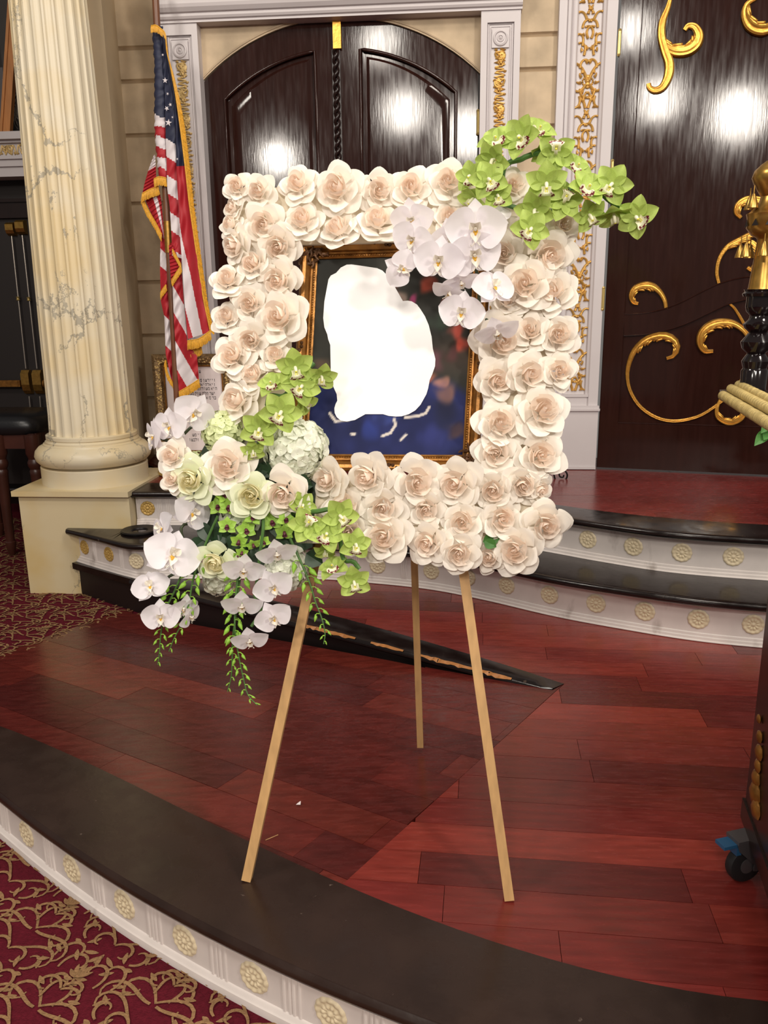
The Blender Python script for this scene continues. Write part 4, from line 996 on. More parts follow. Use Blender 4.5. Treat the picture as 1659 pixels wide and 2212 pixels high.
# ================================================================== RIGHT SIDE
# small wrought iron stand behind the roses on the upper floor
IS = atz(1214, 1034, .35)
iron = thing('iron_stand', 'small black wrought iron stand with scroll feet on the upper floor', 'stand', (IS.x, IS.y, .35))
YI = IS.y; mpi = lambda x, y: atY(x, y, YI)
mb = MB()
def iscroll(pts, r=.0042): mb.tube(spline([mpi(x, y) for x, y in pts], 40), r, 8)
iscroll([(1196, 1022), (1200, 1036), (1212, 1041), (1223, 1034), (1225, 1024), (1218, 1016), (1209, 1020), (1209, 1029), (1216, 1031), (1218, 1026)])
iscroll([(1203, 1003), (1212, 1000), (1216, 1008), (1213, 1018), (1204, 1018), (1201, 1010), (1207, 1006), (1210, 1011)])
mb.build('scroll', 'iron', iron)
mb = MB(); mb.tube([mpi(1193, 938), mpi(1196, 1025)], .004, 8); mb.tube([mpi(1100, 938), mpi(1100, 1030)], .004, 8); mb.tube([mpi(1193, 940), mpi(1100, 940)], .004, 8); mb.tube([mpi(1196, 1022), mpi(1100, 1022)], .004, 8); mb.build('frame', 'iron', iron)

# reading desk on casters with roped top
BZ = 1.035; T0 = Vector((.556, 1.72, BZ)); T1 = Vector((.504, 1.341, BZ)); bd = (T1-T0).normalized(); bx = Vector((-bd.y, bd.x, 0)); bx = bx if bx.x > 0 else -bx
desk = thing('reading_desk', 'dark wooden reading desk on casters with a gold roped top edge', 'desk', (.9, 1.3, 0))
T0b = T0-bd*.06
q = [T0b, T0b+bx*.9, T0b+bx*.9+bd*.75, T0b+bd*.75]
mb = MB(); mb.plate([p-Vector((0, 0, .012)) for p in q], (0, 0, 1), .014); mb.build('top', 'dark_wood_flat', desk, smooth=False)
def rope(a, b, r, par, name='rope_trim'):
    mb = MB(); L = (b-a).length; pit = .0085; n = int(L/pit*14); t = (b-a).normalized(); u = t.orthogonal().normalized(); v = t.cross(u)
    mb.tube([a+t*(L*i/n)+(u*math.cos(i*2*PI/14)+v*math.sin(i*2*PI/14))*(r-.004) for i in range(n+1)], .0048, 6)
    mb.tube([a, b], r-.004, 10)
    mb.build(name, 'rope_gold', par, ang=60)
up = Vector((0, 0, 1))
rope(T0-bx*.004+up*-.004, T0-bx*.004+bd*.7+up*-.004, .0095, desk)
rope(T0+bx*.012+bd*-.010+up*.009, T0+bx*.012+bd*.7+up*.009, .0090, desk)
rope(T0+bx*.028+bd*-.02+up*.016, T0+bx*.028+bd*.7+up*.016, .0085, desk)
B0 = Vector((.650, 1.632, 0)); q = [B0, B0+bx*.6, B0+bx*.6+bd*.6, B0+bd*.6]
mb = MB(); mb.prism([(p.x, p.y) for p in q], .13, BZ-.05); mb.build('body', 'dark_wood_flat', desk, smooth=False)
q2 = [B0-bx*.004-bd*.012, B0+bx*.6-bd*.012, B0+bx*.6+bd*.62, B0-bx*.004+bd*.62]
mb = MB(); mb.prism([(p.x, p.y) for p in q2], .108, .155); mb.build('skirt', 'dark_wood_flat', desk, smooth=False)
mb = MB(); a = B0-bx*.004+bd*.05
for i, (dz, r) in enumerate(((.46, .010), (.43, .014), (.40, .018), (.37, .015), (.34, .020), (.31, .026), (.285, .022))): mb.ball(a+up*(dz-.08)+bd*(.012*math.sin(i)+.01*i), r, 8, (.4, 1, 1))
mb.build('gilt_ornament', 'antique_gold', desk)
cp = Vector((.638, 1.575, 0)); cst = MB(); ax = (bd*.9+bx*.43).normalized()
wx = Vector((.93, .36, 0)).normalized()
cst.lathe(cp+Vector((0, 0, .042))-wx.cross(up)*.012, [(.030, 0), (.040, .002), (.042, .007), (.042, .017), (.040, .022), (.030, .024)], 28, wx.cross(up)); w_ = cst.build('caster_wheel', 'rubber', desk)
mb = MB(); mb.lathe(cp+Vector((0, 0, .042))-wx.cross(up)*.013, [(.001, -.002), (.014, -.002), (.018, 0), (.018, .026), (.001, .027)], 20, wx.cross(up)); mb.build('hub', 'caster_grey', w_)
mb = MB()
for s in (-1, 1):
    c = cp+Vector((0, 0, .042))+wx.cross(up)*(.016*s); mb.plate([c+wx*.012-up*.012, c+wx*.012+up*.004, c-wx*.03+up*.045, c-wx*.036+up*.062, c+wx*.03+up*.07, c+wx*.03+up*.0, c+wx*.022-up*.014], wx.cross(up), .002)
mb.obox(cp+Vector((0, 0, .108))-wx*.002, wx*.034, wx.cross(up)*.02, up*.004); w2 = mb.build('caster_fork', 'caster_grey', desk, smooth=False)
mb = MB(); c = cp+Vector((0, 0, .10))-wx*.045; mb.obox(c, wx*.022, wx.cross(up)*.015, (up*.004+wx*.0)); mb.obox(c+wx*.016-up*.012, wx*.006, wx.cross(up)*.015, up*.012); mb.build('brake_lever', 'caster_blue', desk, smooth=False)
for dx, dy in ((.5, .0), (.5, .5), (.05, .5)):
    c = B0+bx*dx+bd*(dy+.03)+up*.042; mb = MB(); mb.lathe(c, [(.030, 0), (.042, .007), (.042, .017), (.030, .024)], 20, bx); mb.obox(c+up*.045+bx*.012, bx*.02, bd*.02, up*.03); mb.build('caster_wheel', 'rubber', desk)

# brass finial on a turned black post standing on the desk
FP = atP(1626, 836, Vector((0, 1.70, BZ)), Vector((0, -1, 0))); FP.z = BZ+.0
fin = thing('torah_finial', 'brass finial with hanging bells on a turned black post on the roped desk', 'finial', (FP.x, FP.y, BZ+.002))
fs = lambda y: (atP(1640, y, FP, Vector((0, -1, 0))).z)   # height of a picture row at the post
mb = MB(); mb.lathe((FP.x, FP.y, 0), [(.024, BZ+.002), (.025, fs(800)), (.022, fs(795)), (.026, fs(780)), (.022, fs(772)), (.017, fs(764)), (.028, fs(752)), (.031, fs(738)), (.020, fs(722)), (.017, fs(718)), (.027, fs(708)), (.030, fs(700)), (.020, fs(690)), (.018, fs(682)), (.026, fs(672)), (.028, fs(662)), (.027, fs(641)), (.034, fs(640)), (.036, fs(634)), (.032, fs(629)), (.034, fs(625)), (.001, fs(624))], 32); mb.build('post', 'black_lacquer', fin, ang=40)
mb = MB(); mb.lathe((FP.x, FP.y, 0), [(.027, fs(625)), (.026, fs(620)), (.021, fs(560)), (.018, fs(518)), (.02, fs(514)), (.030, fs(508)), (.040, fs(492)), (.040, fs(470)), (.042, fs(462)), (.036, fs(458)), (.022, fs(440)), (.019, fs(425)), (.026, fs(412)), (.030, fs(403)), (.034, fs(396)), (.038, fs(384)), (.034, fs(368)), (.022, fs(354)), (.010, fs(344)), (.007, fs(335)), (.011, fs(326)), (.001, fs(318))], 36); bdy = mb.build('body', 'brass', fin, ang=40)
mb = MB()
for k in range(10):
    a = 2*PI*k/10; d = Vector((math.cos(a), math.sin(a), 0)); t = Vector((-d.y, d.x, 0)); c = Vector((FP.x, FP.y, 0))+d*.0412
    mb.plate([c-t*.007+up*fs(489), c+t*.007+up*fs(489), c+up*fs(474)], d, .001)
mb.build('cutwork', 'black_face', bdy, smooth=False)
for rr_, zz_, n in ((.046, fs(508), 8), (.040, fs(402), 6)):
    for k in range(n):
        a = 2*PI*k/n+.35; c = Vector((FP.x+rr_*math.cos(a), FP.y+rr_*math.sin(a), zz_)); mb = MB()
        mb.tube([c, c-up*.014], .0012, 5); mb.lathe(c-up*.040, [(.010, 0), (.0095, .004), (.006, .016), (.003, .024), (.001, .027)], 14); mb.build('bell', 'brass', fin)

# plant leaves at the right edge
LPt = Vector((1.40, 3.30, .35))
plant = thing('potted_plant', 'green leafy plant at the right edge in front of the carved door', 'plant', LPt)
mb = MB(); mb.lathe(LPt, [(.06, 0), (.085, .10), (.09, .17), (.085, .18), (.075, .17), (.07, .15), (.001, .15)], 28); mb.build('pot', 'pot', plant)
def leafm(mb, a, b, w, nv, curl=.2):
    a, b, nv = Vector(a), Vector(b), Vector(nv).normalized(); d = b-a; s = d.cross(nv).normalized(); rows = []
    for i in range(9):
        t = i/8; ww = w*math.sin(PI*min(1, t**.8*.97+.02)); c = a+d*t-nv*curl*d.length*t*t*.5
        rows.append([c+s*ww*j+nv*abs(j)*ww*.35 for j in (-1, -.5, 0, .5, 1)])
    mb.grid(rows)
yp = 3.2
for (x0, y0), (x1, y1), w in (((1662, 928), (1630, 962), .022), ((1672, 905), (1644, 935), .020), ((1668, 925), (1650, 950), .022), ((1690, 900), (1660, 925), .02), ((1700, 880), (1668, 898), .02), ((1720, 905), (1690, 940), .02)):
    a, b = atY(x0, y0, yp), atY(x1, y1, yp-.05); mb = MB(); leafm(mb, a, b, w, (-.3, -1, .4)); mb.build('leaf', 'leaf_green', plant)
mb = MB()
for x0, y0 in ((1664, 925), (1674, 903), (1700, 880), (1720, 903)): mb.tube(spline([LPt+up*.15, atY(1720, 960, yp), atY(x0, y0, yp)], 10), .004, 6)
mb.build('stem', 'stem_green', plant)

# scraps on the platform
def scrap(px, py, lab, pts, mat, h):
    p = atz(px, py, ramp_z(*atz(px, py, 0).xy)); p = atz(px, py, p.z); q = thing('paper_scrap' if mat == 'paper' else 'straw', lab, 'litter', (p.x, p.y, p.z+.002)); mb = MB()
    mb.plate([(p.x+a, p.y+b, p.z+.002+c) for a, b, c in pts], (0, 0, 1), h); mb.build('sheet' if mat == 'paper' else 'stalk', mat, q, smooth=False)
scrap(645, 1738, 'tiny white paper scrap on the red boards between the easel legs', [(-.006, -.004, 0), (.006, -.005, .001), (.005, .006, .004), (.002, .005, .003)], 'paper', .0008)
scrap(588, 1810, 'thin pale straw on the red boards near the left easel leg', [(-.014, -.012, 0), (-.013, -.013, 0), (.013, .009, 0), (.012, .010, 0)], 'easel_wood', .001)

# ================================================================== EASEL
LEAN = math.radians(13.5)
E0 = Vector((0, 1.486, 0)); EN = Vector((0, -math.cos(LEAN), math.sin(LEAN)))     # easel plane, its front normal
def onp(x, y, d=0): return atP(x, y, E0+EN*d, EN)
easel = thing('easel', 'light wooden tripod easel carrying the floral frame on the red platform', 'easel', (-.1, 1.6, 0))
FT = [atz(533, 1900, .002), atz(1100, 1942, .002), atz(908, 1612, .002)]
AP = onp(868, 430, -.012)
for i, (p, top) in enumerate(zip(FT, (AP+Vector((-.02, 0, 0)), AP+Vector((.02, 0, 0)), AP+Vector((0, .03, .0))))):
    mb = MB(); w = .0205 if i < 2 else .0175
    mb.beam(p, top, w, w*.9, (1, 0, 0))
    mb.build('leg', 'easel_wood', easel, smooth=False)
mb = MB(); a, b = onp(655, 1060, -.012), onp(1005, 1060, -.012); mb.beam(a, b, .022, .02, (0, 0, 1)); mb.build('crossbar', 'easel_wood', easel, smooth=False)
mb = MB(); mb.lathe(AP+Vector((0, -.02, -.01)), [(.012, 0), (.012, .06)], 14, (0, 1, 0)); mb.build('hinge_bolt', 'steel_rod', easel)

# ================================================================== PORTRAIT FRAME (print behind the flowers)
PD = .004
Q = [onp(x, y, PD) for x, y in ((687, 561), (1024, 551), (999, 983), (665, 981))]
pic = thing('picture_frame', 'antique gold beaded picture frame holding a dark print inside the floral frame', 'picture', (Q[3]+Q[2])/2)
FW = .036
prof = [(0, 0), (0, .006), (.10, .008), (.14, .004), (.2, .004), (.24, .008), (.34, .009), (.38, .006), (.46, .010), (.62, .017), (.80, .018), (.92, .013), (1, .008), (1, -.004), (0, -.004)]
RL = rails(Q, FW, prof, EN)
for rows in RL:
    mb = MB(); mb.grid(rows, True); mb.build('frame_rail', 'antique_gold', pic, ang=35)
for rows in rails(Q, FW, [(.17, .005)], EN):
    mb = MB(); a, b = rows[0][0], rows[1][0]; n = int((b-a).length/.0052)
    for i in range(n): mb.ball(a.lerp(b, (i+.5)/n), .0021, 6)
    mb.build('beading', 'antique_gold', pic)['kind'] = 'stuff'
rnd = random.Random(3)
ctrQ = sum(Q, Vector())/4
for q in Q:
    mb = MB(); o_ = (q-ctrQ); c0 = q+Vector((math.copysign(.016, o_.x), 0, 0))+Vector((0, math.sin(LEAN), math.cos(LEAN)))*math.copysign(.016, o_.z)
    for k in range(46):
        a = rnd.random()*2*PI; r = .028*math.sqrt(rnd.random()); p = c0+Vector((math.cos(a)*r, 0, 0))+Vector((0, math.sin(LEAN), math.cos(LEAN)))*math.sin(a)*r+EN*(.012+.006*(1-r/.028))
        c = spiral(0, 0, rnd.random()*6.28, .018, rnd.uniform(-80, 80), rnd.uniform(-150, 150), 6)
        mb.tube([p+Vector((x, 0, 0))+Vector((0, math.sin(LEAN), math.cos(LEAN)))*y for x, y in c], [.002, .003, .0034, .003, .0024, .002, .001], 5)
    mb.build('corner_ornament', 'antique_dark', pic)
for i in range(4):
    a, b = Q[i], Q[(i+1) % 4]; d = (b-a).normalized(); mdl = (a+b)/2; out = (mdl-ctrQ).normalized()
    mb = MB()
    for k in range(12):
        p = mdl+d*(k-5.5)*.008+out*(.026+.004*math.sin(k*1.3))+EN*.017; mb.ball(p, .0055-.0004*abs(k-5.5), 6)
    mb.build('rail_ornament', 'antique_dark', pic)
# print: a photograph, dark ground, navy clothing below, flowers at the upper right
NX, NYp = 110, 140
def bil(u, v, h=0): return (Q[3].lerp(Q[2], u)).lerp(Q[0].lerp(Q[1], u), v)+EN*h
vs = [tuple(bil(i/NX, j/NYp, .001)) for j in range(NYp+1) for i in range(NX+1)]
mb = MB(); mb.v = vs
for j in range(NYp):
    for i in range(NX): mb.f.append([j*(NX+1)+i, j*(NX+1)+i+1, (j+1)*(NX+1)+i+1, (j+1)*(NX+1)+i]); mb.mi.append(0)
pr_ = mb.build('print', 'photo_print', pic, smooth=False, recalc=False)
ca = pr_.data.color_attributes.new('print', 'FLOAT_COLOR', 'POINT')
def sm(a, b, x): t = min(1, max(0, (x-a)/(b-a))); return t*t*(3-2*t)
def pcol(u, v):
    n = noise.noise(Vector((u*4, v*4, 1))); n2 = noise.noise(Vector((u*11, v*11, 5)))
    c = Vector((46, 46, 42))*(1+.25*n+.12*n2)
    c = c.lerp(Vector((70, 58, 50)), sm(.55, .9, u)*sm(.35, .5, v)*(1-sm(.5, .65, v))*.8)
    nv = Vector((34, 40, 84))*(1+.35*n+.2*n2); edge = .36+.07*n+(.04 if u < .2 else -.04*sm(.7, 1, u))
    c = c.lerp(nv, 1-sm(edge-.04, edge+.04, v))
    c = c.lerp(Vector((26, 28, 44)), sm(.1, .5, n)*(1-sm(.25, .3, v))*.7)
    for (cu, cv, r, col) in ((.53, .80, .07, (206, 176, 160)), (.60, .76, .06, (190, 186, 110)), (.64, .80, .05, (170, 60, 110)), (.50, .86, .06, (150, 70, 55)), (.57, .72, .05, (60, 40, 120)), (.72, .86, .06, (190, 80, 60)), (.86, .76, .06, (170, 72, 58)), (.93, .62, .075, (222, 92, 78)), (.97, .56, .06, (210, 88, 72)), (.80, .66, .10, (58, 76, 62)), (.90, .52, .07, (100, 60, 62)), (.78, .48, .08, (112, 66, 78)), (.76, .40, .05, (206, 120, 90)), (.84, .39, .05, (220, 150, 120)), (.72, .43, .04, (180, 190, 90)), (.88, .33, .09, (150, 104, 78)), (.52, .20, .09, (60, 74, 140)), (.40, .12, .10, (44, 58, 128)), (.80, .10, .12, (50, 56, 116)), (.06, .45, .07, (96, 76, 62)), (.42, .27, .06, (176, 130, 112)), (.95, .13, .08, (96, 70, 62))):
        d = math.hypot(u-cu+.07*n2, (v-cv)*1.25+.06*n); c = c.lerp(Vector(col), (1-sm(r*.35, r, d))*.85*(.8+.4*n2))
    for pl_ in (((.13, .21), (.17, .17), (.25, .175), (.30, .19)), ((.55, .18), (.56, .15), (.53, .11), (.48, .095)), ((.77, .24), (.75, .21), (.70, .195), (.62, .19)), ((.63, .10), (.60, .075)), ((.28, .105), (.30, .104))):
        for (a, b), (c_, d_) in zip(pl_, pl_[1:]):
            L2 = (c_-a)**2+(d_-b)**2; t = max(0, min(1, ((u-a)*(c_-a)+(v-b)*(d_-b))/L2)); dd = math.hypot(u-a-t*(c_-a), (v-b-t*(d_-b))*1.25)
            c = c.lerp(Vector((206, 198, 190)), 1-sm(.006, .012, dd))
    return lin((max(0, min(255, c.x)), max(0, min(255, c.y)), max(0, min(255, c.z))))+(1,)
ca.data.foreach_set('color', [x for j in range(NYp+1) for i in range(NX+1) for x in pcol(i/NX, j/NYp)])
BL_ = [(430,205),(470,203),(540,212),(690,235),(735,255),(770,290),(815,345),(850,410),(910,515),(950,512),(985,518),(1030,545),(1060,585),(1098,645),(1130,720),(1155,820),(1165,920),(1187,1010),(1184,1070),(1160,1140),(1138,1190),(1125,1260),(1110,1310),(1060,1400),(1015,1448),(960,1480),(900,1498),(850,1500),(790,1495),(740,1480),(590,1480),(500,1530),(430,1543),(380,1535),(345,1505),(328,1470),(325,1430),(335,1395),(350,1365),(345,1310),(318,1250),(303,1200),(295,1120),(290,890),(272,840),(265,800),(240,740),(230,660),(240,520),(262,400),(275,330),(295,298),(340,275),(380,230)]
pts = [onp(640+u*.25316, 520+v*.25316, PD+.0022) for u, v in BL_]
mb = MB(); mb.plate(pts, EN, .0006); wp = mb.build('blank_patch', 'white_print', pic, smooth=False); wp['label'] = 'blank white patch over the middle of the print'
mb = MB(); mb.plate([bil(-.06, -.06, -.006), bil(1.06, -.06, -.006), bil(1.06, 1.05, -.006), bil(-.06, 1.05, -.006)], EN, .003); mb.build('backing', 'antique_dark', pic, smooth=False)

# ================================================================== FLOWERS
FL0 = .045      # rose bases sit this far in front of the easel plane
ff = thing('floral_frame', 'cream foam base of the rectangular floral frame behind the roses', 'flower stand', onp(850, 1190, .01))
def bar(pxs, d0, d1):
    mb = MB(); mb.plate([onp(x, y, d0) for x, y in pxs], EN, d1-d0); mb.build('foam_bar', 'foam_cream', ff, smooth=False)
bar([(512, 415), (1200, 405), (1195, 520), (512, 540)], .008, .030)
bar([(505, 540), (632, 535), (628, 1020), (500, 1020)], .008, .030)
bar([(1062, 520), (1195, 520), (1180, 1035), (1056, 1030)], .008, .030)
bar([(505, 1022), (1180, 1035), (1165, 1180), (505, 1170)], .008, .030)

def basis(x, y, fx, fy, roll=0, dvec=None):
    """axes of a bloom seen at picture point (x, y) that faces along (fx right, fy up); roll turns it about its axis (degrees)"""
    f = math.hypot(fx, fy); f = min(f, 1.6)
    n0 = -ray(x, y).normalized() if dvec is None else dvec
    r = CR-n0*CR.dot(n0); r.normalize(); u = n0.cross(r)
    if f > 1e-4:
        ang = f; z = n0*math.cos(ang)+(r*fx+u*fy)/math.hypot(fx, fy)*math.sin(ang)
    else: z = n0
    xx = r-z*r.dot(z)
    if xx.length < .05: xx = u-z*u.dot(z)
    xx.normalize(); yy = z.cross(xx); a = math.radians(roll)
    X = xx*math.cos(a)+yy*math.sin(a); Y = z.cross(X)
    return Matrix((X, Y, z)).transposed()

# ---- rose prototypes: meshes are shared by all copies
def bez(P, t): return ((1-t)**3*P[0][0]+3*(1-t)**2*t*P[1][0]+3*(1-t)*t*t*P[2][0]+t**3*P[3][0], (1-t)**3*P[0][1]+3*(1-t)**2*t*P[1][1]+3*(1-t)*t*t*P[2][1]+t**3*P[3][1])
def rose_petal(mb, phi, P, Wm, spir=.12, point=.18, curl=.10, seed=0, nu=9, nv=9, wav=.02, pe=2.2):
    rows = []
    for i in range(nu+1):
        t = i/nu; row = []
        for j in range(nv+1):
            s = -1+2*j/nv; tt = t*(1-point*abs(s)**pe)
            r, z = bez(P, tt); w = Wm*(tt**.45)*(1.02-.12*tt)
            e = abs(s)**3*tt*tt
            r = r*(1+spir*s)+curl*e*.8; z = z-curl*e*.9
            nn = noise.noise(Vector((s*1.3+seed*3.1, tt*2.2, seed*1.7)))*wav*(.3+tt)
            a = phi+s*w
            row.append(((r+nn)*math.cos(a), (r+nn)*math.sin(a), z+nn*.8))
        rows.append(row)
    mb.grid(rows)
def make_rose(seed, openn=1.0, double=False):
    """returns bud mesh builder and lists of (petal builder, layer)"""
    rnd = random.Random(seed); bud = MB(); out = []
    k = 9 if not double else 13
    for i in range(k):
        q = i/(k-1); r = .06+(.27 if not double else .40)*q; zt = .80-.05*q-(.12*q if double else 0)
        rose_petal(bud, i*2.4+rnd.uniform(-.3, .3), [(.04, 0), (r*1.25, .18), (r*1.12, zt*.85), (r*(.80+.25*q), zt)], 1.25-.35*q, .16, .10, .02+.05*q, seed*31+i, 7, 9, .012)
    bud.tube([(0, 0, .1), (0, 0, .70)], [.05, .045], 6)
    n = 5; o0 = rnd.random()*6
    for i in range(n):
        r = .40+.03*rnd.random(); zt = .66+rnd.uniform(-.05, .05)
        mb = MB(); rose_petal(mb, o0+i*2*PI/n*2.01, [(.06, 0), (r*1.0, .10), (r*1.05, zt*.8), (r*1.30*openn, zt-.01)], .95, .12, .24, .14, seed*7+i+50, 10, 10, .03, 1.5); out.append((mb, 1))
    n = 5; o0 = rnd.random()*6
    for i in range(n):
        r = .58+.06*rnd.random(); zt = .44+rnd.uniform(-.07, .07)
        mb = MB(); rose_petal(mb, o0+i*2*PI/n+rnd.uniform(-.15, .15), [(.06, -.02), (r*.9, .02), (r*1.02, zt*.9), (.96*openn+rnd.uniform(-.06, .06), zt-.04)], .86, .06, .34, .15, seed*7+i+70, 11, 12, .04, 1.35); out.append((mb, 2))
    n = 5; o0 = rnd.random()*6
    for i in range(n):
        zt = .20+rnd.uniform(-.08, .08)
        mb = MB(); rose_petal(mb, o0+i*2*PI/n+rnd.uniform(-.2, .2), [(.05, -.05), (.5, -.08), (.85, zt), (1.17+rnd.uniform(-.10, .08), zt-.06)], .88, .02, .38, .16, seed*7+i+90, 11, 12, .05, 1.3); out.append((mb, 2))
    return bud, out
RP_ = []
for sd, op, db in ((1, 1.0, False), (2, .94, False), (3, 1.04, False), (4, .9, False), (5, 1.0, False)):
    bud, out = make_rose(sd, op, db); sets = []
    for pre in ('rose',):
        sets = (bud.mesh('bud', 'rose_in', ang=180, recalc=False), [pm.mesh('petal', 'rose_mid' if ly == 1 else 'rose_out', ang=180, recalc=False) for pm, ly in out])
    RP_.append(sets)
bud, out = make_rose(11, 1.0, True)
GRP = (bud.mesh('bud', 'green_rose_in', ang=180, recalc=False), [pm.mesh('petal', 'green_rose_mid' if ly == 1 else 'green_rose_out', ang=180, recalc=False) for pm, ly in out])
c5 = lambda u, v: (460+u*.32550, 340+v*.32550)
c6 = lambda u, v: (820+u*.36166, 240+v*.36166)
c8b = lambda u, v: (280+u*.33755, 740+v*.33755)
cB = lambda u, v: (660+u*.36166, 860+v*.36166)
cL = lambda u, v: (250+u*.36166, 1100+v*.36166)
NR = [0]
def rose(cv_, bu, bv, x0, y0, x1, y1, label, d=0, proto=None, group='cream roses of the floral frame', cat='rose', grow=1.16):
    (bx_, by_), (xa, ya), (xb, yb) = cv_(bu, bv), cv_(x0, y0), cv_(x1, y1)
    cx, cy = (xa+xb)/2, (ya+yb)/2; rp = ((xb-xa)+(yb-ya))/4*grow
    i = NR[0]; NR[0] += 1
    p = onp(cx, cy, FL0+d); R_ = rp*(p-CC).dot(CF)/FPX
    fx, fy = (bx_-cx)/rp, -(by_-cy)/rp; k = 1.35
    B = basis(cx, cy, fx*k, fy*k, random.uniform(0, 360), EN)
    me = proto or RP_[i % len(RP_)]
    t = thing('rose', label, cat, p, group, mat=B); t.scale = (R_, R_, R_)
    link('bud', me[0], t)
    for q in me[1]: link('petal', q, t)
    return t
ORD = ['first', 'second', 'third', 'fourth', 'fifth', 'sixth', 'seventh', 'eighth', 'ninth', 'tenth', 'eleventh']
def roses(cv_, L, fmt, d=0):
    for i, r in enumerate(L): rose(cv_, *r[:6], fmt.format(ORD[i]), d=d+(r[6] if len(r) > 6 else 0))
roses(c5, [(165, 205, 85, 115, 250, 295), (300, 245, 225, 130, 410, 335), (560, 180, 470, 80, 690, 305), (812, 228, 700, 70, 985, 380, .006), (1115, 245, 985, 100, 1205, 350), (1320, 215, 1180, 105, 1450, 330), (1560, 180, 1440, 45, 1680, 300, .008)],
      'cream rose, {} from the left along the top edge of the floral frame')
roses(c5, [(345, 475, 215, 335, 485, 565), (595, 415, 480, 320, 720, 560), (820, 455, 715, 390, 975, 615), (1100, 405, 945, 335, 1230, 570), (1570, 400, 1470, 310, 1660, 500, -.004)],
      'cream rose, {} from the left in the lower row of the top side')
roses(c5, [(110, 340, 65, 285, 235, 410, -.01), (105, 440, 40, 390, 225, 530, -.006), (110, 610, 55, 490, 300, 690), (105, 805, 0, 730, 205, 945, .004), (95, 1050, 40, 945, 170, 1205, -.006), (130, 1315, 35, 1190, 245, 1475)],
      'cream rose, {} from the top along the outer edge of the left side')
roses(c5, [(440, 630, 325, 450, 570, 730), (260, 705, 175, 620, 400, 835), (430, 850, 310, 690, 585, 955), (255, 985, 150, 850, 355, 1095), (430, 1075, 320, 905, 615, 1230, .006), (262, 1230, 155, 1085, 370, 1345), (425, 1305, 335, 1225, 500, 1440), (265, 1435, 180, 1350, 380, 1585), (140, 1610, 35, 1510, 335, 1740)],
      'cream rose, {} from the top along the inner edge of the left side')
roses(cB, [(105, 500, 30, 385, 275, 570), (345, 485, 265, 340, 530, 585), (680, 510, 520, 362, 795, 620), (875, 520, 780, 380, 1055, 625)],
      'cream rose, {} from the left in the upper row of the bottom side')
roses(cB, [(465, 665, 335, 550, 600, 745), (722, 675, 620, 560, 835, 750, -.004), (930, 740, 815, 635, 1065, 850), (1180, 722, 1020, 635, 1305, 805), (1435, 770, 1295, 620, 1545, 880, .004)],
      'cream rose, {} from the left in the middle row of the bottom side')
roses(cB, [(460, 825, 320, 715, 645, 935), (715, 870, 635, 745, 865, 975, -.002), (912, 930, 800, 800, 1045, 1030, .008), (1230, 905, 1115, 790, 1415, 1018, .004)],
      'cream rose, {} from the left along the lowest edge of the floral frame')
roses(c6, [(735, 875, 625, 760, 865, 945), (765, 1130, 665, 1075, 850, 1235, -.004), (885, 1310, 820, 1200, 985, 1440, -.004), (740, 1400, 555, 1210, 855, 1500), (712, 1625, 580, 1495, 800, 1720)],
      'cream rose, {} from the top along the inner edge of the right side')
roses(c6, [(1020, 895, 855, 735, 1145, 995), (855, 1050, 735, 900, 1010, 1185, .008), (1015, 1080, 945, 975, 1145, 1225), (1060, 1345, 960, 1225, 1175, 1460), (910, 1585, 765, 1450, 990, 1690, .005), (1070, 1560, 980, 1445, 1150, 1660)],
      'cream rose, {} from the top along the outer part of the right side')
roses(cB, [(1165, 150, 1015, 45, 1285, 285), (1130, 335, 1020, 225, 1265, 440, -.002), (1110, 560, 1015, 425, 1235, 665)],
      'cream rose, {} above the bottom right corner along the inner edge')
roses(cB, [(1425, 70, 1245, -40, 1555, 225), (1405, 345, 1260, 225, 1530, 465), (1300, 535, 1190, 400, 1395, 615, .004)],
      'cream rose, {} above the bottom right corner along the outer edge')
for cv_, r, lab in ((c6, (800, 455, 715, 365, 895, 540), 'cream rose ringed by the green orchids at the top right'), (c6, (835, 745, 745, 640, 930, 800), 'cream rose partly hidden under the lowest green orchid at top right'), (c6, (1090, 690, 985, 600, 1200, 760), 'cream rose at the right edge just below the green orchid spray'),
                    (cB, (1080, 950, 1020, 870, 1195, 1030), 'half hidden cream rose with a green sepal on the lowest edge'), (cB, (1420, 560, 1330, 450, 1450, 620), 'side-turned cream rose on the outer edge near the bottom right corner'), (cB, (240, 640, 120, 540, 350, 740), 'cream rose behind the green orchids on the bottom side'), (cB, (270, 800, 130, 690, 380, 900), 'cream rose low behind the green orchids beside the left easel leg'),
                    (c8b, (640, 785, 490, 640, 790, 945), 'large blush white rose at the heart of the lower left cluster'), (c8b, (990, 985, 875, 800, 1115, 1110), 'blush rose beside the green-white rose in the lower left cluster'), (c8b, (275, 720, 200, 620, 385, 835), 'side-turned blush rose at the left edge of the lower left cluster'), (c8b, (275, 870, 225, 790, 350, 975), 'small blush rose below the side-turned one at the far left')):
    lower = cv_ is c8b; rose(cv_, *r, lab, d=.05 if lower else (-.012 if 'hidden' in lab or 'behind' in lab else 0), group='blush roses of the lower left cluster' if lower else 'cream roses of the floral frame')
for cv_, r, lab, d in ((c8b, (400, 890, 285, 755, 545, 1005), 'greenish white rose at the left of the lower left cluster', .05), (c8b, (795, 985, 665, 850, 910, 1115), 'greenish white open rose at the centre of the lower left cluster', .055), (c8b, (560, 1420, 455, 1265, 665, 1510), 'greenish white rose hanging low among the dendrobium buds', .03)):
    rose(cv_, *r, lab, d=d, proto=GRP, group='greenish white roses')

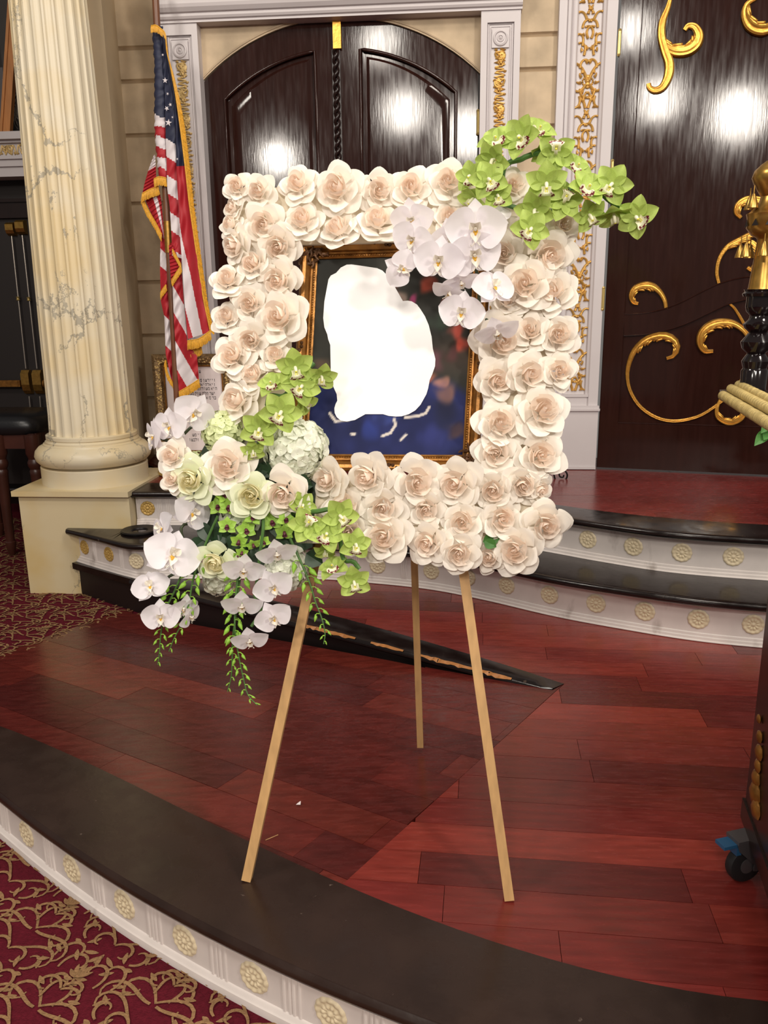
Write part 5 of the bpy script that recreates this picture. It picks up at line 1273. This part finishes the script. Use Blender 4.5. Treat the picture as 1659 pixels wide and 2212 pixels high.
# ---- orchid prototypes
def tepal(mb, ang, L, Wd, z0=0, z1=.1, cup=.12, p=.85, tip=0, r0=.05, nu=10, nv=6, base=.15, sh=1.0, wav=.02, seed=0):
    rows = []; ca_, sa_ = math.cos(ang), math.sin(ang)
    for i in range(nu+1):
        t = i/nu; w = Wd*(base*(1-t)+math.sin(PI*min(1, t**p))**sh*.98+.02*(1-t)); row = []
        for j in range(nv+1):
            s = -1+2*j/nv; x = r0+L*t; y = w*s
            z = z0+z1*math.sin(t*PI/2)-tip*t*t+cup*(abs(s)**2)*w*2.0+noise.noise(Vector((s+seed*2.3, t*3, seed)))*wav
            row.append((x*ca_-y*sa_, x*sa_+y*ca_, z))
        rows.append(row)
    mb.grid(rows)
def pm(name, mats, fn, ang=180):
    mb = MB(); fn(mb); return mb.mesh(name, mats, ang=ang, recalc=False)
D2R = math.radians
def phal_set(sd):
    S = []
    for a, L in ((90, .86), (218, .82), (322, .82)): S.append(('sepal', pm('sepal', 'phal', lambda mb: tepal(mb, D2R(a), L, .33, -.03, -.02, .10, .8, .05, .03, seed=sd+a))))
    for a in (8, 172): S.append(('petal', pm('petal', 'phal', lambda mb: tepal(mb, D2R(a), .95, .60, .02, .06, .10, .68, .10, .03, nu=12, nv=8, base=.10, sh=.62, seed=sd+a, wav=.03))))
    def lip(mb):
        mb.cur = 0
        for a in (55, 125): tepal(mb, D2R(a), .26, .12, .05, .26, .6, .8, 0, .02, 6, 4)
        tepal(mb, D2R(270), .36, .14, .10, .10, .5, .5, -.05, .02, 8, 4)
        for s in (-1, 1): mb.tube(spline([(s*.04, -.36, .2), (s*.12, -.46, .22), (s*.16, -.42, .30), (s*.10, -.36, .32)], 10), [.022, .02, .018, .016, .014, .012, .01, .008, .006, .004], 5)
        mb.cur = 1; mb.ball((0, -.06, .14), .085, 8, (1, .8, .8)); mb.ball((0, -.13, .17), .05, 6)
        mb.cur = 0; mb.tube([(0, .02, .05), (0, .05, .16), (0, .01, .25)], [.05, .06, .05], 8)
    S.append(('lip', pm('lip', ['phal_lip', 'yellow'], lip, 60))); return S
def cym_set(sd):
    S = []
    for nm, a, L, w in (('sepal', 90, .95, .40), ('sepal', 214, .92, .38), ('sepal', 326, .92, .38), ('petal', 152, .95, .36), ('petal', 28, .95, .36)):
        S.append((nm, pm(nm, 'cym', lambda mb: tepal(mb, D2R(a), L, w, 0 if nm == 'petal' else -.04, .20, .22, .74, .16 if sd % 2 else -.06, .04, 12, 6, sh=.72, seed=sd+a))))
    def lip(mb):
        rows = []; nu, nv = 14, 10
        for i in range(nu+1):
            t = i/nu; w = (.20+.15*sm(.3, .7, t))*(1-.95*max(0, (t-.80)/.2)**2); row = []
            for j in range(nv+1):
                s = -1+2*j/nv; y = -.05-.50*t+.10*max(0, t-.7); z = .12+.30*math.sin(t*PI*.62)-.45*max(0, t-.55)+(.16 if t < .55 else .16-.3*(t-.55))*abs(s)**2+(.02*math.sin(j*2.4) if t > .6 else 0)
                row.append((w*s, y, z))
            rows.append(row)
        o0 = len(mb.f); mb.grid(rows)
        for i in range(nu):
            for j in range(nv):
                e = abs(-1+2*(j+.5)/nv); t = (i+.5)/nu
                if t > .5 and (.62 < e < .9 or .80 < t < .95) and (i*7+j*3) % 4: mb.mi[o0+i*nv+j] = 1
        mb.cur = 0; mb.tube([(0, .03, .05), (0, .06, .24), (0, -.02, .40), (0, -.10, .46)], [.07, .085, .08, .06], 8)
        mb.cur = 2; mb.ball((0, -.11, .47), .06, 8); mb.tube([(-.04, -.10, .17), (-.04, -.28, .36)], .025, 6); mb.tube([(.04, -.10, .17), (.04, -.28, .36)], .025, 6)
    S.append(('lip', pm('lip', ['cym_lip', 'maroon', 'cym_yellow'], lip, 60))); return S
def den_set(sd):
    S = []
    for nm, a, w in (('sepal', 90, .34), ('sepal', 215, .34), ('sepal', 325, .34), ('petal', 155, .40), ('petal', 25, .40)):
        S.append((nm, pm(nm, 'dendro', lambda mb: tepal(mb, D2R(a), .9, w, 0, .10, .1, .72, .05, .04, 6, 4, seed=sd+a))))
    def lip(mb): tepal(mb, D2R(270), .42, .22, .08, .2, .5, .7, .1, .0, 6, 4); mb.tube([(0, .05, .02), (0, 0, .3)], [.13, .17], 8); mb.ball((0, 0, .28), .17, 8)
    S.append(('lip', pm('lip', 'dendro_eye', lip, 60))); return S
PH = [phal_set(1), phal_set(9)]; CY = [cym_set(2), cym_set(3)]; DN = [den_set(4)]
NB = [0]
def bloom(par, sets, x, y, rpx, d, fx=0, fy=0, roll=0, name='bloom', vx=(1, 1, 1)):
    """one bloom (a part) with its sepals, petals and lip as sub-parts"""
    p = onp(x, y, d); R_ = rpx*(p-CC).dot(CF)/FPX
    B = basis(x, y, fx, fy, roll).to_4x4(); B.translation = p-ORG[par.name]
    i = NB[0]; NB[0] += 1; S = sets[i % len(sets)]
    b = bpy.data.objects.new(name, None); COL.objects.link(b); b.parent = par; b.empty_display_size = .01
    b.matrix_local = B; b.scale = (R_*vx[0], R_*vx[1], R_*vx[2])
    for nm, me in S: link(nm, me, b)
    return b
def stem(par, pts, r, d, mat='stem_green', n=30, name='stem'):
    dd = d if isinstance(d, (list, tuple)) else [d]*len(pts)
    P = spline([onp(x, y, z) for (x, y), z in zip(pts, dd)], n); mb = MB(); mb.tube(P, r, 7); return mb.build(name, mat, par), P
def spray(name, label, cat, base, group=None): return thing(name, label, cat, onp(*base, .05), group)
GP, GC = 'white moth orchid sprays', 'green cymbidium sprays'
def add(par, sets, conv, L, k=None, name='bloom'):
    k = k or (1.10 if sets is PH else 1.04)
    for u, v, r, d, fx, fy, roll in L:
        x, y = conv(u, v); s_ = (conv(1, 0)[0]-conv(0, 0)[0]); bloom(par, sets, x, y, r*s_*k, d, fx, fy, roll, name)
def stalks(par, conv, hub, L, r=.0028, mat='stem_green'):
    for (u, v), (a, b), d0, d1 in L:
        x0, y0 = conv(u, v); x1, y1 = conv(a, b); stem(par, [(x0, y0), ((x0+x1)/2+4, (y0+y1)/2-5), (x1, y1)], r, [d0, (d0+d1)/2, d1], mat, 10, 'stalk')

# white moth orchids, upper right cascade over the picture
t = spray('moth_orchid_spray', 'white moth orchid spray cascading over the top right of the picture', 'orchid', c6(600, 640), GP)
stem(t, [c6(*q) for q in ((760, 560), (640, 700), (560, 860), (590, 1000), (600, 1180), (650, 1260), (690, 1300))], .0035, [.06, .10, .11, .09, .07, .07, .07], 'stem_dark')
add(t, PH, c6, [(195, 640, 128, .105, -.15, -.45, 12), (200, 765, 130, .125, -.35, -.25, -14), (415, 745, 120, .10, .35, -.55, 8), (665, 620, 125, .085, .2, .9, 20), (575, 705, 178, .155, -.05, -.10, 4), (355, 895, 150, .145, -.10, -.10, -6), (560, 860, 165, .14, .25, -.15, 10), (130, 940, 112, .12, .15, -.15, 64), (485, 1015, 105, .11, .25, -.9, 6), (420, 1075, 110, .10, -.2, -1.0, -25), (680, 1060, 135, .12, .45, .55, 18), (490, 1205, 135, .115, -.05, -.05, -8), (700, 1310, 130, .115, .25, -.95, 14)])
# left upper spray
t = spray('moth_orchid_spray', 'white moth orchid spray reaching left in front of the framed text', 'orchid', c8b(420, 530), GP)
stem(t, [c8b(*q) for q in ((430, 525), (390, 545), (330, 600), (260, 630), (200, 615))], .0032, [.07, .075, .075, .07, .07], 'stem_dark')
add(t, PH, c8b, [(410, 450, 140, .09, .25, -.30, -35), (262, 535, 125, .10, -.65, -.15, 10), (160, 600, 125, .085, -1.25, -.1, 20)])
# left lower spray
t = spray('moth_orchid_spray', 'white moth orchid spray at the lower left with an orange-lipped bloom', 'orchid', c8b(420, 1180), GP)
stem(t, [c8b(*q) for q in ((430, 1150), (330, 1190), (380, 1420), (250, 1500), (215, 1590), (200, 1690), (190, 1800))], .0032, [.05, .07, .06, .06, .06, .06, .06], 'stem_dark')
add(t, PH, c8b, [(395, 1090, 135, .085, .55, -.15, -30), (215, 1190, 120, .08, -1.1, .15, 20), (270, 1365, 180, .12, .25, .10, -16), (135, 1565, 120, .09, -.25, .35, 10)])
add(t, PH, cL, [(270, 640, 112, .10, -.1, -.35, 6), (400, 590, 100, .08, .6, -.7, -20), (440, 640, 80, .075, .9, -.6, 15)])
# hanging middle spray
t = spray('moth_orchid_spray', 'white moth orchid spray hanging below the cluster over the ramp', 'orchid', cL(880, 60), GP)
stem(t, [cL(*q) for q in ((880, 30), (880, 120), (860, 280), (845, 420), (830, 520), (870, 600), (810, 700))], .0034, [.09, .10, .09, .085, .08, .08, .08], 'stem_green')
add(t, PH, cL, [(960, 255, 120, .115, .2, -.95, 6), (765, 355, 125, .115, -.05, -.85, -4), (940, 460, 120, .10, .1, -.5, 26), (755, 565, 120, .105, -.05, -.95, 4), (940, 645, 112, .10, .1, -.5, 28), (800, 775, 108, .10, .05, -.95, 10)])

# green cymbidiums, upper right
t = spray('cymbidium_spray', 'green cymbidium spray arching highest above the top right corner', 'orchid', c6(720, 420), GC)
stem(t, [c6(*q) for q in ((740, 520), (735, 370), (770, 310), (840, 290), (880, 270), (960, 250), (1050, 280))], .0055, [.05, .07, .08, .085, .085, .085, .09])
add(t, CY, c6, [(700, 190, 122, .085, -.3, .75, 30), (850, 165, 132, .105, -.45, .25, 40), (945, 130, 120, .09, .35, .85, -20), (690, 290, 122, .105, -.55, -.3, 35), (1055, 250, 128, .11, -.05, .1, 178), (960, 235, 80, .08, .5, -.6, 0)], 1.02)
t = spray('cymbidium_spray', 'green cymbidium spray reaching far right across the carved door', 'orchid', c6(1120, 480), GC)
stem(t, [c6(*q) for q in ((1060, 560), (1120, 480), (1200, 450), (1290, 460), (1370, 530), (1450, 580), (1520, 640))], .0055, [.06, .09, .095, .09, .085, .085, .085])
add(t, CY, c6, [(1170, 345, 105, .095, .5, .7, -30), (1235, 480, 130, .12, .4, .75, -20), (1385, 445, 128, .115, -.05, .1, -28), (1400, 610, 118, .095, .2, -.95, 10), (1545, 635, 128, .11, -.2, -.05, 60), (1250, 620, 110, .10, .4, -.35, 20)])
t = spray('cymbidium_spray', 'green cymbidium spray spread low between the top roses and the door casing', 'orchid', c6(900, 560), GC)
stem(t, [c6(*q) for q in ((560, 520), (660, 500), (760, 560), (880, 590), (1020, 600), (1100, 560))], .005, .075)
add(t, CY, c6, [(650, 420, 122, .115, .1, .25, 25), (550, 400, 100, .10, -.5, .3, 10), (995, 440, 135, .125, .05, -.05, 2), (700, 510, 100, .10, .2, .1, 10), (1100, 545, 120, .11, .15, .35, 160), (930, 590, 125, .105, -.1, -.35, 20), (895, 710, 122, .12, .2, .1, -40), (560, 520, 100, .085, -.5, -.5, -30), (1060, 480, 100, .095, .5, .3, 60)])
# green cymbidiums, left side
t = spray('cymbidium_spray', 'green cymbidium spray on the left side overlapping the picture frame', 'orchid', c8b(980, 330), GC)
stem(t, [c8b(*q) for q in ((880, 400), (900, 340), (990, 340), (1060, 250), (1180, 130))], .005, [.06, .09, .095, .095, .09])
add(t, CY, c8b, [(1060, 165, 132, .125, .05, -.1, 8), (1095, 285, 130, .12, .1, .05, -40), (1225, 215, 105, .11, .2, -.5, -15), (915, 275, 105, .10, -.35, .6, 10), (1120, 380, 90, .09, .5, -.5, 40)])
t = spray('cymbidium_spray', 'green cymbidium spray between the two hydrangea heads', 'orchid', c8b(860, 520), GC)
stem(t, [c8b(*q) for q in ((800, 760), (830, 640), (880, 560), (940, 500))], .005, [.06, .09, .10, .10])
add(t, CY, c8b, [(965, 450, 142, .135, .0, -.05, -30), (830, 560, 130, .12, -.05, .0, -14), (790, 690, 85, .11, .0, -.5, 10)])
t = spray('cymbidium_spray', 'green cymbidium spray drooping over the bottom side beside the left easel leg', 'orchid', c8b(1150, 1100), GC)
stem(t, [c8b(*q) for q in ((1040, 1090), (1200, 1080), (1290, 1070), (1330, 1160), (1350, 1280), (1370, 1390), (1430, 1400), (1470, 1450))], .005, [.07, .10, .10, .095, .09, .09, .09, .09])
add(t, CY, c8b, [(1135, 1170, 125, .125, .05, .1, 150), (1250, 1235, 125, .12, .25, .2, -30), (1345, 1110, 125, .11, .2, -.15, 35), (1440, 1295, 112, .11, .3, -.1, -12), (1100, 1040, 95, .10, .3, -.1, -40), (1310, 1450, 110, .10, -.4, .7, 10), (1435, 1530, 115, .11, .1, -.3, 10), (1250, 1330, 80, .09, .1, -.8, 0)])

# ---- dendrobium sprays: small green blossoms above, hanging chains of buds
def bud_mesh():
    mb = MB(); rows = []
    for i in range(9):
        t = i/8; r = .34*math.sin(PI*min(1, t**.7*.96+.03)); cx = .30*t*t
        rows.append([(r*math.cos(a)*.8+cx, r*math.sin(a)*.7, t) for a in [2*PI*k/8 for k in range(8)]])
    mb.grid(rows, True); mb.ball((.05, 0, .02), .14, 6); return mb.mesh('bud', 'bud_green', ang=180, recalc=False)
BUD = bud_mesh()
def dendro(label, conv, path, depth, blooms, t0=.2, nb=18, big=.024, seed=0):
    t = spray('dendrobium_spray', label, 'orchid', conv(*path[0]), 'hanging dendrobium sprays')
    rnd = random.Random(seed); _, P = stem(t, [conv(*q) for q in path], [.0030-.0019*i/39 for i in range(40)], depth, 'stem_green', 40)
    for i in range(nb):
        q = t0+(1-t0)*(i+.5)/nb; j = min(38, int(q*39)); p = P[j].lerp(P[j+1], q*39-j); T = (P[j+1]-P[j]).normalized()
        sd = 1 if i % 2 else -1; sz = big*(1-.72*(i/nb)**1.1)*rnd.uniform(.85, 1.1)
        side = (CR*sd*rnd.uniform(.7, 1)+EN*rnd.uniform(.1, .7)).normalized()
        a = p+side*sz*.75+T*sz*.2
        mb = MB(); mb.tube([p, p+side*sz*.5-T*sz*.05, a], [.0012, .0010, .0010], 5)
        mb.build('stalk', 'bud_green', t)
        z = (T*1.0+side*.25).normalized(); x = (side-z*side.dot(z)).normalized(); y = z.cross(x)
        m4 = Matrix((x, y, z)).transposed().to_4x4(); m4.translation = a-ORG[t.name]
        b = link('bud', BUD, t); b.matrix_local = m4; b.scale = (sz, sz, sz)
    for u, v, r, fx, fy, roll in blooms:
        x, y = c8b(u, v); bloom(t, DN, x, y, r*.33755, .085+rnd.uniform(-.008, .012), fx, fy, roll, 'blossom')
dendro('dendrobium spray with buds curving down to the far left', cL, [(610, 40), (560, 150), (500, 300), (460, 430), (435, 570), (390, 690), (345, 780), (318, 850)], .075,
       [(565, 1050, 72, -.1, .1, 10), (632, 1052, 78, .1, .0, -6), (560, 930, 62, -.4, .4, 0), (600, 985, 60, .3, .5, 30)], .22, 20, .023, 1)
dendro('dendrobium spray with buds hanging straight under the left moth orchids', cL, [(470, 250), (420, 330), (360, 470), (300, 600), (270, 740), (262, 850), (252, 930)], .055, [(480, 1390, 50, -.5, -.4, 0)], .30, 18, .019, 2)
dendro('longest dendrobium spray hanging at the centre over the ramp', cL, [(800, 120), (760, 260), (730, 400), (715, 560), (712, 720), (735, 880), (765, 1020), (790, 1110), (845, 1170)], .07,
       [(625, 1175, 70, -.1, -.1, 0), (745, 1200, 74, .1, -.1, 12), (790, 1120, 66, .0, .2, -12), (700, 1270, 66, -.2, -.6, 0), (790, 1290, 56, .2, -.8, 20)], .22, 26, .024, 3)
dendro('dendrobium spray ending in a short bud chain just left of the longest', cL, [(760, 300), (735, 460), (720, 620), (700, 760), (695, 900), (690, 1000), (668, 1090)], .062, [(720, 1340, 50, -.2, -.7, 0), (690, 1360, 45, .3, -.9, 40)], .20, 18, .018, 4)
dendro('dendrobium spray with buds hanging in front of the left easel leg', cL, [(1040, 170), (1085, 270), (1130, 370), (1165, 460), (1195, 560), (1230, 650), (1250, 740), (1242, 805)], .075,
       [(910, 1150, 76, .1, .1, 10), (1000, 1135, 70, .2, .2, -20), (990, 1215, 72, .1, -.5, 0), (860, 1275, 50, -.1, -.3, 30)], .20, 16, .022, 5)

# ---- hydrangea heads
def floret_mesh(mat, sd):
    mb = MB()
    for k in range(4): tepal(mb, k*PI/2+.2, .85, .52, 0, .22, .10, .66, .10, .02, 5, 4, .25, .6, seed=sd+k)
    mb.ball((0, 0, .06), .10, 6); return mb.mesh('floret', mat, ang=180, recalc=False)
FLO = {m_: floret_mesh(m_, 3) for m_ in ('hydrangea', 'hydrangea_green')}
def hydrangea(label, u, v, r, d, mat, n=110, sq=1.0):
    x, y = c8b(u, v); p = onp(x, y, d); R_ = r*.33755*(p-CC).dot(CF)/FPX
    t = thing('hydrangea', label, 'hydrangea', p, 'hydrangea heads of the lower left cluster'); rnd = random.Random(n+int(u))
    mb = MB(); mb.ball(p, R_*.82, 14); mb.build('core', mat, t)
    for i in range(n):
        zz_ = 1-1.45*(i+.5)/n; a = i*2.39996; q = math.sqrt(max(0, 1-zz_*zz_))
        dv = EN*zz_+CR*q*math.cos(a)+CU*q*math.sin(a); dv.normalize()
        Z_ = (dv+Vector((rnd.uniform(-.35, .35), rnd.uniform(-.35, .35), rnd.uniform(-.35, .35)))).normalized(); X_ = Z_.orthogonal().normalized(); a2 = rnd.random()*6.28
        X2 = X_*math.cos(a2)+Z_.cross(X_)*math.sin(a2); mt4 = Matrix((X2, Z_.cross(X2), Z_)).transposed().to_4x4()
        mt4.translation = dv*R_*rnd.uniform(.82, 1.0)
        f = link('floret', FLO[mat], t); f.matrix_local = mt4; s_ = R_*rnd.uniform(.20, .27); f.scale = (s_, s_, s_)
hydrangea('green-tinged hydrangea head at the upper left of the lower left cluster', 600, 575, 140, .035, 'hydrangea_green', 110)
hydrangea('large white hydrangea head against the lower left corner of the picture', 1062, 690, 205, .035, 'hydrangea', 190)
hydrangea('white hydrangea head low in the cluster beside the left easel leg', 1010, 1440, 150, .03, 'hydrangea', 110)
hydrangea('small white hydrangea head behind the lowest greenish rose', 570, 1510, 110, .005, 'hydrangea', 70)
hydrangea('white hydrangea head mostly hidden behind the dendrobium blossoms', 720, 1090, 150, .02, 'hydrangea', 90)
hydrangea('white hydrangea head peeping between the side-turned rose and greenish rose', 430, 770, 75, .02, 'hydrangea_green', 50)

# ---- dark leaves and foam under the lower left cluster
lf = thing('foliage', 'dark green leaves showing between the flowers of the lower left cluster', 'foliage', onp(560, 1080, .03))
mb = MB(); mb.plate([onp(x, y, .0) for x, y in ((470, 930), (640, 930), (690, 1020), (680, 1180), (560, 1230), (440, 1190), (420, 1020))], EN, .03); mb.build('foam_block', 'leaf_dark', lf, smooth=False)
for (a, b, c, d, w) in ((740, 850, 900, 800, .018), (820, 780, 900, 860, .02), (760, 870, 840, 770, .016), (1130, 1350, 1235, 1420, .022), (520, 1290, 590, 1180, .014), (1060, 890, 1170, 920, .02), (450, 1150, 530, 1290, .016), (640, 1260, 560, 1230, .016), (900, 1090, 1020, 1290, .02), (700, 1230, 640, 1330, .018), (850, 1360, 790, 1270, .018), (380, 1480, 480, 1380, .014), (930, 1300, 1010, 1340, .018), (480, 1260, 380, 1330, .016)):
    mb = MB(); leafm(mb, onp(*c8b(a, b), .06), onp(*c8b(c, d), .068), w, EN); mb.build('leaf', 'leaf_dark', lf)
mb = MB(); leafm(mb, onp(*cB(1060, 860), .05), onp(*cB(1165, 830), .05), .014, EN); leafm(mb, onp(*cB(1070, 850), .05), onp(*cB(1140, 890), .055), .012, EN); o = mb.build('sepal', 'leaf_green', lf)
